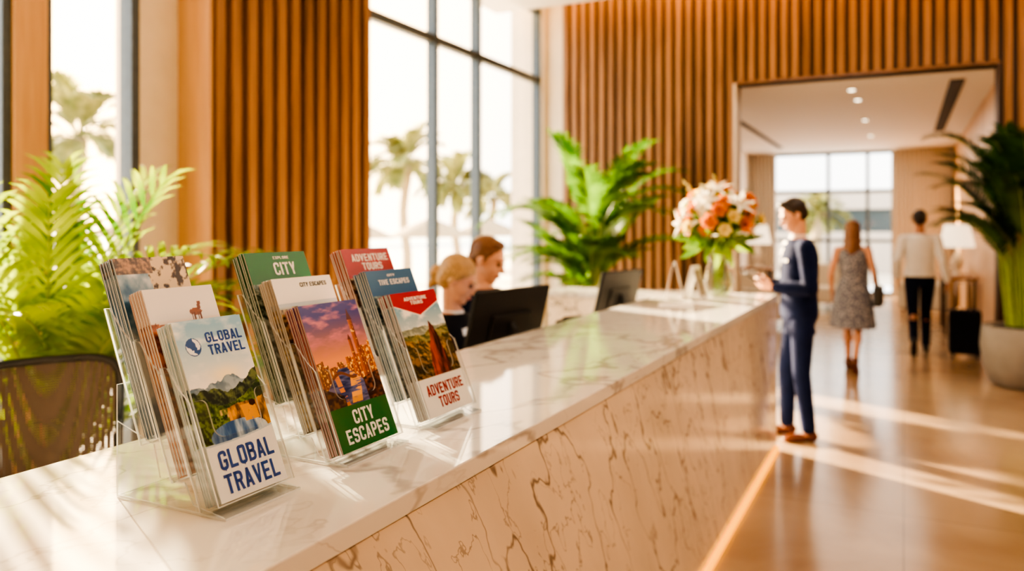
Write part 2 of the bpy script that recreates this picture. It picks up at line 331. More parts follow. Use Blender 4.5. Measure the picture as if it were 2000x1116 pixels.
# lounge beyond
bm=bmesh.new(); box(bm,(-3.6,YB+.25,PH),(1.2,20.2,PH+.15)); struct(mk('ceiling_lounge',bm,m_plaster),'white lounge ceiling','ceiling')
bm=bmesh.new(); box(bm,(-3.6,YB+.25,0),(-3.4,20,PH)); struct(mk('wall_lounge_left',bm,m_plaster),'plaster wall','wall')
bm=bmesh.new(); box(bm,(1.0,YB+.25,0),(1.2,20,PH)); struct(mk('wall_lounge_right',bm,m_woodlight),'warm wood wall','wall')
bm=bmesh.new(); box(bm,(-3.6,20,0),(-2.9,20.2,PH)); box(bm,(-.1,20,0),(1.2,20.2,PH)); struct(mk('wall_far',bm,m_plaster),'plaster wall either side of the far window','wall')
bm=bmesh.new()
for x in (-2.87,-1.6,-.75,-.13): box(bm,(x-.035,19.98,0),(x+.035,20.08,PH))
for z in (.04,1.25,2.4,PH-.04): box(bm,(-2.9,19.99,z-.035),(-.1,20.07,z+.035))
wf=struct(mk('window_4',bm,m_frame),'wide far window with metal grid','window')
bm=bmesh.new(); v=[bm.verts.new(p) for p in [(-2.9,20.03,0),(-.1,20.03,0),(-.1,20.03,PH),(-2.9,20.03,PH)]]; bm.faces.new(v); mk('glass_pane',bm,m_glass,parent=wf)
def curtain(x0,x1,y,n):
    bm=bmesh.new(); pr=None
    for i in range(n*8+1):
        t=i/(n*8); x=x0+(x1-x0)*t; yy=y+.06*math.sin(t*n*2*math.pi)
        a=bm.verts.new((x,yy,.02)); b=bm.verts.new((x,yy,PH-.02))
        if pr: f=bm.faces.new([pr[0],a,b,pr[1]]); f.smooth=True
        pr=(a,b)
    o=mk('curtain',bm,m_curt); top(o,'long pleated beige linen curtain beside the far window','curtain'); return o
curtain(-3.35,-2.75,19.8,7); curtain(-.25,.95,19.8,13)
bm=bmesh.new(); box(bm,(-2.52,11,PH-.012),(-2.42,18.5,PH-.001)); struct(mk('trim_5',bm,m_black),'black linear ceiling diffuser','ceiling vent')
bm=bmesh.new(); box(bm,(.50,10.8,PH-.012),(.66,16.5,PH-.001)); struct(mk('trim_6',bm,m_black),'black linear ceiling diffuser','ceiling vent')
for i,(x,y) in enumerate([(-.6,11.0),(-.57,11.9),(-.57,14.2),(-.57,16.7)]):
    bm=bmesh.new(); cyl(bm,(x,y,PH-.015),(x,y,PH-.001),.055,mi=0); cyl(bm,(x,y,PH-.018),(x,y,PH-.012),.038,mi=1)
    top(mk('downlight',bm,[m_chrome,m_down]),'small round recessed ceiling spotlight','ceiling light','lounge ceiling spotlights')
# ---------------------------------------------------------------- outside
bm=bmesh.new(); box(bm,(-60,-30,-.8),(-4.75,60,-.6)); top(mk('terrace',bm,pbr('pale_paving',rgb(222,212,196),.8)),'pale sunlit terrace outside the windows','terrace')
bm=bmesh.new(); box(bm,(-400,-200,-1.2),(-60,300,-.9)); top(mk('sea',bm,pbr('hazy_sea',rgb(190,208,214),.3)),'hazy pale sea beyond the terrace','sea')  # sea paled in its base colour to stand in for haze
bm=bmesh.new(); box(bm,(-14,26,-.2),(12,34,-.05)); top(mk('courtyard_ground',bm,pbr('court_paving',rgb(215,205,190),.8)),'pale courtyard paving beyond the far window','ground')
bm=bmesh.new(); box(bm,(-12,30,-.05),(8,34,1.4),0); box(bm,(-12,30,2.2),(8,34,2.9),0); box(bm,(-11.9,30.2,1.4),(7.9,33.8,2.2),1)
top(mk('low_building',bm,[pbr('building_render',rgb(190,180,170),.8),pbr('building_glazing',rgb(70,84,90),.2)]),'low pale building with a dark glazed band','building')
def frond(bm,base,az,elev,Ln,droop,n,ll,lw,rr=.006,mi=0,ms=1,start=.25,ang=.8,seg=12,rng=random):
    p=V(base); d=V((math.cos(az)*math.cos(elev),math.sin(az)*math.cos(elev),math.sin(elev))); pts=[p.copy()]; ds=Ln/seg; dirs=[d.copy()]
    for i in range(seg):
        p=p+d*ds; pts.append(p.copy()); d=(d+V((0,0,-droop*ds*(0.4+1.2*i/seg)))).normalized(); dirs.append(d.copy())
    tube(bm,pts,[rr*(1-.8*i/seg) for i in range(seg+1)],5,ms)
    for k in range(n):
        t=start+(1-start)*(k+.5)/n; f=t*seg; i=min(int(f),seg-1); fr=f-i; q=pts[i].lerp(pts[i+1],fr); dd=dirs[i].lerp(dirs[i+1],fr).normalized()
        side=dd.cross(V((0,0,1)));
        if side.length<.05: side=V((1,0,0))
        side.normalize(); up=side.cross(dd).normalized()
        u=(t-start)/(1-start); lf=ll*(.35+.65*math.sin(math.pi*min(1,.12+u*.80)))*(.85+.3*rng.random())
        for s in (-1,1):
            a=ang*(1-.35*u); ld=(side*s*math.sin(a)+dd*math.cos(a)+up*(.25+.15*rng.random())).normalized(); wv=ld.cross(up).normalized()
            c=q.copy(); prev=None; K=4
            for j in range(K+1):
                wj=lw*(.35,1,.9,.6,.0)[j]/2
                if j==K: vs=[bm.verts.new(c)]
                else: vs=[bm.verts.new(c-wv*wj),bm.verts.new(c+wv*wj)]
                if prev:
                    f=bm.faces.new(prev+vs[::-1] if len(vs)==2 else prev+vs); f.material_index=mi; f.smooth=True
                prev=vs; c=c+ld*(lf/K); ld=(ld+V((0,0,-.12-.10*j*(1+.5*rng.random())))).normalized()
def outdoor_palm(x,y,z,R,seed):
    rg=random.Random(seed); e=empty('palm_tree',(x,y,-.6),'tall hazy date palm standing on the terrace outside','palm tree','terrace palms')
    bm=bmesh.new(); tube(bm,[(x+.1*math.sin(i),y,-.6+(z+.6)*i/8) for i in range(9)],[.26,.2,.19,.18,.18,.17,.17,.18,.2],10); mk('trunk',bm,m_trunk,parent=e)
    bm=bmesh.new()
    for i in range(30): frond(bm,(x,y,z),i*2.4+rg.random(),rg.uniform(-.4,1.3),R*rg.uniform(.8,1.05),1.0/R*1.8,26,R*.34,.05*R,.03,rng=rg)
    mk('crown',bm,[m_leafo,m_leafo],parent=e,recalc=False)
for a in [(-23.5,16.2,4.4,2.3,1),(-17,25,3.9,1.9,2),(-17.3,29.3,3.3,1.9,3),(-17.8,33.6,2.9,1.8,4),(-24,13.2,3.0,1.6,5),(-2.4,26.5,2.0,1.0,6)]: outdoor_palm(*a)
for i,(x,y) in enumerate([(-13.8,17.4),(-13.2,20.8),(-13.0,24.2),(-24,18.5)]):
    e=empty('beach_parasol',(x,y,-.6),'thatched beach parasol on a pole','parasol','terrace parasols')
    bm=bmesh.new(); cyl(bm,(x,y,-.6),(x,y,1.7),.04); mk('pole',bm,m_trunk,parent=e)
    bm=bmesh.new(); lathe(bm,(x,y,0),[(1.35,1.25),(1.3,1.3),(.7,1.6),(.08,1.85),(.02,1.86)],20); mk('canopy',bm,pbr('thatch',rgb(168,148,118),.9,bump=.4),parent=e)
# ---------------------------------------------------------------- reception counter
ce=empty('reception_counter',(-1.2,2.4,0),'long white veined marble reception counter with amber base lighting','counter')
bm=bmesh.new(); prism(bm,[(-1.545,-1.2,1.06),(-.80,-1.2,1.06),(-.80,5.84,1.06),(-2.40,5.84,1.06),(-2.40,5.36,1.06),(-1.545,5.36,1.06)],(0,0,.04),0,0); mk('countertop',bm,m_marble_top,parent=ce,bev=.003,origin=(0,0,0))
bm=bmesh.new(); box(bm,(-.86,-1.2,.035),(-.805,5.82,1.057)); mk('front_panel',bm,m_marble_front,parent=ce,bev=.002,origin=(0,0,0))
bm=bmesh.new(); box(bm,(-2.38,5.38,.0),(-.87,5.82,1.058)); mk('end_panel',bm,m_marble_front,parent=ce,bev=.002,origin=(0,0,0))
bm=bmesh.new(); box(bm,(-.90,-1.2,0),(-.83,5.80,.034)); mk('toe_kick',bm,m_dkgrey,parent=ce)
bm=bmesh.new(); box(bm,(-.829,-1.2,.002),(-.785,5.80,.034)); mk('light_strip',bm,m_led,parent=ce,label='amber glowing strip along the counter foot')
bm=bmesh.new(); box(bm,(-2.0,-1.2,.71),(-1.40,5.36,.745)); box(bm,(-1.42,-1.2,.0),(-1.38,5.36,1.055)); mk('work_desk',bm,m_plaster,parent=ce,bev=.003)
# ---------------------------------------------------------------- numpy pictures
def vnoise(u,v,seed,sx,sy=None):
    sy=sy or sx; r=np.random.RandomState(seed); g=r.rand(64,64); x=u*sx; y=v*sy; xi=np.floor(x).astype(int); yi=np.floor(y).astype(int); fx=x-xi; fy=y-yi
    fx=fx*fx*(3-2*fx); fy=fy*fy*(3-2*fy); A=lambda i,j:g[i%64,j%64]
    return (A(xi,yi)*(1-fx)+A(xi+1,yi)*fx)*(1-fy)+(A(xi,yi+1)*(1-fx)+A(xi+1,yi+1)*fx)*fy
def fbm(u,v,seed,s,o=4):
    t=0;a=.5
    for i in range(o): t=t+a*vnoise(u,v,seed+i,s*2**i); a*=.5
    return t/.94
def rel(u,v,seed,s,k=7): return np.clip(.45+k*(fbm(u,v*2,seed,s,5)-fbm(u+.02,v*2+.02,seed,s,5)),0,1)
def C(*c): return np.array(c,dtype=float)/255
def mixc(A,B,t): t=np.clip(t,0,1)[...,None]; return A*(1-t)+B*t
def flat(u,c): return np.ones(u.shape+(3,))*c
def mountains(I,u,v,base,amp,seed,lit,dark,s=4,haze=None):
    h=base+amp*(fbm(u,u*0,seed,s,5)-.5)*2.4; r=rel(u,v,seed+9,6); c=mixc(flat(u,dark),flat(u,lit),r)
    if haze is not None: c=mixc(c,flat(u,haze),.75*np.clip((h-v)/.12,0,1))
    m=v<h; I[m]=c[m]; return I
def cov_global(u,v):
    I=mixc(flat(u,C(244,247,248)),flat(u,C(140,190,226)),(v-.62)/.34); I=mixc(I,flat(u,C(255,255,255)),(fbm(u,v*4,2,4)-.5)*2.5)
    gl=np.exp(-(((u-.55)/.22)**2+((v-.665)/.05)**2)); I=mixc(I,flat(u,C(255,246,214)),gl)
    I=mountains(I,u,v,.655-.10*np.abs(u-.5),.035,3,C(150,172,190),C(96,122,146),5,C(190,205,215))
    I=mountains(I,u,v,.575+.30*np.clip(u-.62,0,1)+.12*np.clip(.34-u,0,1),.035,7,C(104,122,78),C(34,48,44),6)
    I=mountains(I,u,v,.50+.22*np.clip(u-.55,0,1)+.18*np.clip(.4-u,0,1),.03,12,C(112,140,60),C(32,54,34),7)
    m=(v<.47+.02*u)&(v>.40)&(np.abs(u-.42-(v-.4)*1.2)<.20); t=vnoise(u,v,22,34,60); I[m]=mixc(flat(u,C(90,110,60)),flat(u,C(206,180,120)),t*2.2-.8)[m]
    m=(v<.47+.05*fbm(u,v*0,24,9)*2*(u-.3))&(u>.42); t=fbm(u,v,30,16,4); I[m]=mixc(flat(u,C(52,44,36)),flat(u,C(226,164,64)),t*2.6-.85)[m]
    m=(v<.445)&(u<.40); I[m]=mixc(flat(u,C(28,50,28)),flat(u,C(110,136,60)),rel(u,v,33,12))[m]
    m=((u-.52)/.42)**2+((v-.33)/.075)**2<1; r=fbm(u*2,v,44,6); I[m]=mixc(flat(u,C(210,224,236)),flat(u,C(52,92,150)),r*2.2-.6)[m]
    m=(np.abs(u-.74+.3*(v-.42))<.11)&(v<.475)&(v>.38)&(fbm(u,v,46,18)>.42); I[m]=C(222,160,52)
    m=((u-.80)/.05)**2+((v-.475)/.018)**2<1; I[m]=C(54,30,26)
    b=.295+.05*(u-.25)**2
    I[(v<b+.010)&(v>b)]=C(200,216,232); I[v<b]=C(246,247,250)
    r=np.sqrt(((u-.205)*.155)**2+((v-.848)*.316)**2); G=r<.0165; I[G]=C(26,80,156); cont=(fbm(u,v*2,77,11,3)>.52)&(r<.0150); I[cont]=C(235,242,250)
    return I
def cov_city(u,v):
    I=mixc(flat(u,C(240,160,110)),flat(u,C(70,66,146)),(v-.60)/.32); st=fbm(u+v*.3,v*5,5,4,4); I=mixc(I,flat(u,C(236,140,160)),(st-.5)*3.2*np.clip((v-.6)/.2,0,1))
    def blk(I,x0,x1,h,lit,dark,seed,lights=.8):
        m=(u>x0)&(u<x1)&(v<h); t=vnoise(u,v,seed,60,90); r=np.clip((u-x0)/(x1-x0),0,1); c=mixc(flat(u,lit),flat(u,dark),r*.8+.3*(t-.5)); w=(vnoise(u,v,seed+1,44,70)>lights); c[w]=C(255,206,112); I[m]=c[m]; return I
    rr=random.Random(4)
    x=0
    while x<.6: wd=rr.uniform(.03,.07); I=blk(I,x,x+wd,.545+rr.uniform(0,.04)+(.05 if x<.1 else 0),C(176,118,84),C(84,54,56),int(x*1000)+3,.7); x+=wd
    x=.50
    while x<1: wd=rr.uniform(.06,.11); I=blk(I,x,x+wd,.56+.20*(x-.45)+rr.uniform(0,.05),C(214,128,66),C(96,48,42),int(x*1000)+9,.72); x+=wd
    I=blk(I,.735,.815,.86,C(206,122,72),C(92,48,48),77,.9); m=(np.abs(u-.775)<.045*np.clip((.945-v)/.085,0,1))&(v>=.86)&(v<.945); I[m]=C(92,50,56)
    I=blk(I,.64,.70,.72,C(196,112,66),C(92,48,44),79,.85); m=(np.abs(u-.67)<.03*np.clip((.76-v)/.04,0,1))&(v>=.72)&(v<.76); I[m]=C(110,58,52)
    wz=.37+.20*np.clip(1-np.abs(u-.40)/.42,0,1); m=(v<wz)&(v<.535); t=fbm(u,v*8,33,6,4); I[m]=mixc(flat(u,C(36,52,104)),flat(u,C(124,128,176)),t*2.2-.6)[m]
    m2=m&(np.abs(u-.60+(.52-v)*.5)<.09)&(fbm(u*.6,v*10,35,7)>.47); I[m2]=C(244,176,84)
    m2=m&(np.abs(u-.25-(.52-v)*.3)<.04)&(fbm(u*.6,v*10,36,7)>.5); I[m2]=C(210,140,90)
    m=(v<.44+.10*(u-.7))&(u>.70); I[m]=mixc(flat(u,C(44,32,40)),flat(u,C(150,92,56)),vnoise(u,v,39,26,60)*1.6-.5)[m]
    m=(v<.43-.25*u)&(u<.3); I[m]=mixc(flat(u,C(40,38,48)),flat(u,C(120,92,70)),vnoise(u,v,41,26,60)*1.6-.5)[m]
    arch=.485+.022*np.cos((u-.33)*14); m=(np.abs(v-arch)<.011)&(u<.60)&(u>.12); I[m]=C(120,80,66)
    I[v<.285]=C(24,112,62)
    return I
def cov_adv(u,v):
    I=mixc(flat(u,C(226,232,230)),flat(u,C(120,172,206)),(v-.62)/.26); cl=fbm(u,v*3,61,4,5); I=mixc(I,flat(u,C(252,252,250)),(cl-.48)*5)
    I=mountains(I,u,v,.70,.03,63,C(170,180,160),C(112,126,118),5,C(196,204,196)); I=mountains(I,u,v,.645+.04*np.abs(u-.5),.04,64,C(160,152,96),C(70,84,52),5,C(150,150,110))
    I=mountains(I,u,v,.57+.12*np.abs(u-.55),.04,66,C(178,140,80),C(58,62,34),7); I=mountains(I,u,v,.46,.04,67,C(150,116,64),C(44,48,28),8)
    wob=(fbm(v*0,v,71,12,4)-.5)*.10; wd=.20*np.clip((.745-v)/.36,0,1)**.75
    m=(np.abs(u-.60-wob-.10*(v-.5))<wd)&(v<.745); sh=np.clip((u-.60+wd)/(2*wd+.01),0,1); c=mixc(flat(u,C(176,84,62)),flat(u,C(46,30,32)),sh*.9+(fbm(u*3,v,69,9,4)-.5)*1.6); I[m]=c[m]
    rd=.90-.10*(1-np.abs(u-.5)*2); I[v>rd]=C(180,28,40); I[(v>rd-.008)&(v<rd)]=C(245,245,245)
    I[v<.30]=C(248,248,248)
    return I
def cov_back1(u,v):
    I=mixc(flat(u,C(60,108,150)),flat(u,C(220,230,236)),fbm(u,v*1.5,81,5,5)*2.4-.7); m=(v>.80)&(u>.45-.3*(v-.8)); t=fbm(u,v*2,83,14,3)
    I[m]=mixc(flat(u,C(226,206,172)),flat(u,C(60,42,34)),(t-.52)*8)[m]; m=(v>.90)&(u<.5); I[m]=mixc(flat(u,C(90,80,80)),flat(u,C(190,150,120)),rel(u,v,84,7))[m]; return I
def cov_mid1(u,v):
    I=mixc(flat(u,C(206,140,100)),flat(u,C(238,236,236)),(v-.70)/.12); m=((u-.66)/.09)**2+((v-.850)/.022)**2<1; I[m]=C(150,82,44)
    m=(np.abs(u-.72-.6*(v-.88))<.025)&(v>.86)&(v<.91); I[m]=C(130,70,40)
    for dx in (-.06,-.03,.03,.06): m=(np.abs(u-.66-dx)<.010)&(v<.85)&(v>.80); I[m]=C(120,64,36)
    I=mountains(I,u,v,.80,.02,88,C(206,124,72),C(120,60,36)); return I
def cov_mid2(u,v):
    I=flat(u,C(245,245,243)); m=v<.83; t=fbm(u,v,91,8); P=mixc(flat(u,C(190,160,120)),flat(u,C(110,130,90)),t*2-.5); P=mixc(P,flat(u,C(200,215,225)),(v-.76)/.05); I[m]=P[m]
    h=.76+.06*np.floor(vnoise(u,u*0,93,8)*4)/4; m=(v<h); I[m]=mixc(flat(u,C(80,70,54)),flat(u,C(206,176,128)),vnoise(u,v,95,34,60)*1.6-.2)[m]; return I
def cov_back2(u,v):
    I=flat(u,C(24,114,62)); m=v<.78; I[m]=mixc(flat(u,C(60,80,72)),flat(u,C(176,194,194)),rel(u,v,97,7))[m]; return I
def cov_mid3(u,v):
    I=flat(u,C(56,110,160)); m=v<.80; I[m]=mixc(flat(u,C(50,80,100)),flat(u,C(156,176,176)),rel(u,v,101,7))[m]; return I
def cov_back3(u,v):
    I=flat(u,C(172,40,42)); m=v<.76; I[m]=mixc(flat(u,C(80,60,52)),flat(u,C(206,176,146)),rel(u,v,103,7))[m]; return I
def brochure_mesh(w,h,t,fn,nx,nz):
    xs=np.linspace(0,1,nx+1); zs=np.linspace(0,1,nz+1); U,Vv=np.meshgrid(xs,zs)
    col=np.clip(fn(U,Vv),0,1); col=np.where(col<=.04045,col/12.92,((col+.055)/1.055)**2.4)
    P=np.stack([(U-.5)*w,Vv*h,np.zeros_like(U)],-1).reshape(-1,3)
    idx=np.arange((nx+1)*(nz+1)).reshape(nz+1,nx+1)
    F=np.stack([idx[:-1,:-1],idx[:-1,1:],idx[1:,1:],idx[1:,:-1]],-1).reshape(-1,4).tolist()
    verts=P.tolist(); mats=[0]*len(F); cols=col.reshape(-1,3).tolist()
    def addbox(lo,hi,mi,c):
        k=len(verts); x0,y0,z0=lo;x1,y1,z1=hi
        verts.extend([(x0,y0,z0),(x1,y0,z0),(x1,y1,z0),(x0,y1,z0),(x0,y0,z1),(x1,y0,z1),(x1,y1,z1),(x0,y1,z1)])
        for q in [(0,3,2,1),(4,5,6,7),(0,1,5,4),(1,2,6,5),(2,3,7,6),(3,0,4,7)]: F.append([k+i for i in q]); mats.append(mi)
        cols.extend([c]*8)
    ec=col[nz//2:,0].mean(0).tolist()
    addbox((-w/2,0,-.0009),(w/2,h,-.00005),0,ec)
    for k in range(3): 
        z=-.0014-k*(t-.0024)/3; addbox((-w/2+.0008,.0005,z-(t-.0024)/3*.55),(w/2-.0012-.0004*(k%2),h-.0010,z),1,[.8,.8,.8])
    addbox((-w/2,0,-t),(w/2,h,-t+.0009),0,ec)
    me=bpy.data.meshes.new('brochure'); me.from_pydata(verts,[],F); me.materials.append(m_cover); me.materials.append(m_paper)
    me.polygons.foreach_set('material_index',mats)
    a=me.color_attributes.new('Col','FLOAT_COLOR','POINT'); buf=np.ones((len(verts),4),dtype=np.float32); buf[:,:3]=np.array(cols); a.data.foreach_set('color',buf.ravel()); me.update(); return me
# ---- condensed bold block lettering built from strokes
GW,GS=.52,.165; ga=GS/2; gR=GW-ga; gT=1-ga; gB=ga
def fillet(pts,rs):
    out=[V((*pts[0],0))]
    for i in range(1,len(pts)-1):
        p0,p,p1=[V((*pts[j],0)) for j in (i-1,i,i+1)]
        r=min(rs,(p0-p).length*.5,(p1-p).length*.5)
        if r<1e-4: out.append(p); continue
        a=p+(p0-p).normalized()*r; b=p+(p1-p).normalized()*r
        for k in range(7): t=k/6; out.append((a*(1-t)**2+p*2*t*(1-t)+b*t*t))
    out.append(V((*pts[-1],0))); return out
GL={'O':[('l',[(GW/2,gT),(ga,gT),(ga,gB),(gR,gB),(gR,gT),(GW/2,gT)],.2)],
'G':[('l',[(gR,.68),(gR,gT),(ga,gT),(ga,gB),(gR,gB),(gR,.50)],.2),('l',[(gR+ga,.46),(.27,.46)],0)],
'C':[('l',[(gR,.66),(gR,gT),(ga,gT),(ga,gB),(gR,gB),(gR,.34)],.2)],
'L':[('l',[(ga,1),(ga,0)],0),('l',[(ga,gB),(GW*.95,gB)],0)],
'B':[('l',[(ga,0),(ga,1)],0),('l',[(ga,gT),(gR-.01,gT),(gR-.01,.53),(ga,.53)],.15),('l',[(ga,.53),(gR,.53),(gR,gB),(ga,gB)],.17)],
'P':[('l',[(ga,0),(ga,1)],0),('l',[(ga,gT),(gR,gT),(gR,.46),(ga,.46)],.17)],
'R':[('l',[(ga,0),(ga,1)],0),('l',[(ga,gT),(gR,gT),(gR,.50),(ga,.50)],.17),('p',[(.22,.5),(.39,.5),(GW+.01,0),(GW-.17,0)])],
'D':[('l',[(ga,0),(ga,1)],0),('l',[(ga,gT),(gR,gT),(gR,gB),(ga,gB)],.24)],
'A':[('p',[(-.01,0),(.16,0),(GW/2+.075,1),(GW/2-.075,1)]),('p',[(GW-.15,0),(GW+.01,0),(GW/2+.075,1),(GW/2-.075,1)]),('l',[(.13,.28),(GW-.13,.28)],0)],
'V':[('p',[(-.01,1),(.16,1),(GW/2+.075,0),(GW/2-.075,0)]),('p',[(GW-.15,1),(GW+.01,1),(GW/2+.075,0),(GW/2-.075,0)])],
'T':[('l',[(0,gT),(GW,gT)],0),('l',[(GW/2,0),(GW/2,1)],0)],
'I':[('l',[(ga,0),(ga,1)],0)],
'E':[('l',[(ga,0),(ga,1)],0),('l',[(ga,gT),(GW*.94,gT)],0),('l',[(ga,.5),(GW*.86,.5)],0),('l',[(ga,gB),(GW*.94,gB)],0)],
'N':[('l',[(ga,0),(ga,1)],0),('l',[(gR,0),(gR,1)],0),('p',[(0,1),(.16,1),(GW,0),(GW-.16,0)])],
'U':[('l',[(ga,1),(ga,gB),(gR,gB),(gR,1)],.2)],
'Y':[('p',[(-.01,1),(.16,1),(GW/2+.085,.38),(GW/2-.085,.38)]),('p',[(GW-.15,1),(GW+.01,1),(GW/2+.085,.38),(GW/2-.085,.38)]),('l',[(GW/2,0),(GW/2,.44)],0)],
'X':[('p',[(0,0),(.17,0),(GW,1),(GW-.17,1)]),('p',[(0,1),(.17,1),(GW,0),(GW-.17,0)])],
'S':[('l',[(gR,.70),(gR,gT),(ga,gT),(ga,.51),(gR,.51),(gR,gB),(ga,gB),(ga,.30)],.17)]}
def text_obj(body,mat,parent,cx,cy,tw,th,name='lettering',z=.0006,**k):
    bm=bmesh.new(); lines=body.split('\n'); 
    for li,ln in enumerate(lines):
        adv=[]; x=0
        for ch in ln:
            adv.append(x); x+={'I':GS,' ':.22}.get(ch,GW)+.095
        W_=x-.095; oy=-(li)*1.22; 
        for ch,ax in zip(ln,adv):
            for g in GL.get(ch,[]):
                if g[0]=='p': 
                    ps=[(p[0]+ax-W_/2,p[1]+oy) for p in g[1]]; bm.faces.new([bm.verts.new((q[0],q[1],0)) for q in ps])
                else:
                    P_=fillet(g[1],g[2]); n=len(P_); L_=[];R_=[]
                    for i,p in enumerate(P_):
                        d0=(p-P_[i-1]).normalized() if i>0 else None; d1=(P_[i+1]-p).normalized() if i<n-1 else None
                        d=(d0 or d1) if (d0 is None or d1 is None) else (d0+d1).normalized()
                        nn=V((-d.y,d.x,0)); sc=1.0
                        if d0 is not None and d1 is not None: sc=1/max(.5,nn.dot(V((-d0.y,d0.x,0))))
                        o=V((ax-W_/2,oy,0)); L_.append(bm.verts.new(p+nn*GS/2*sc+o)); R_.append(bm.verts.new(p-nn*GS/2*sc+o))
                    for i in range(n-1): bm.faces.new([L_[i],L_[i+1],R_[i+1],R_[i]])
    for f in bm.faces:
        f.normal_update()
        if f.normal.z<0: f.normal_flip()
    me=bpy.data.meshes.new(name); bm.to_mesh(me); bm.free()
    n=len(me.vertices); co=np.empty(n*3,dtype=np.float32); me.vertices.foreach_get('co',co); co=co.reshape(-1,3); lo=co.min(0); hi=co.max(0); c=(lo+hi)/2
    co[:,0]=(co[:,0]-c[0])/(hi[0]-lo[0])*tw+cx; co[:,1]=(co[:,1]-c[1])/(hi[1]-lo[1])*th+cy; co[:,2]=z
    me.vertices.foreach_set('co',co.ravel()); me.update(); me.materials.append(mat)
    o=bpy.data.objects.new(name,me); COL.objects.link(o); o.parent=parent; return o
T=math.radians(22.3)
av=V((0,1,0)); uv_=V((-math.sin(T),0,math.cos(T))); nv=V((math.cos(T),0,math.sin(T)))
def bmat(o): 
    m=Matrix((av,uv_,nv)).transposed().to_4x4(); m.translation=o; return m
tiers=[(-1.0053,1.1218,.316),(-1.074,1.163,.33),(-1.151,1.217,.33)]
holders=[(.935,1.112,[cov_global,cov_mid1,cov_back1]),
         (1.250,1.462,[cov_city,cov_mid2,cov_back2]),
         (1.575,1.800,[cov_adv,cov_mid3,cov_back3])]
labels=[['blue and white brochure with mountain valley photo','pale brochure with brown horse photo','brochure with sea and spotted animal photo'],
        ['purple sunset city brochure with green panel','white city brochure with street photo','green topped city brochure'],
        ['adventure brochure with red banner','blue brochure with white lettering','red topped adventure brochure']]
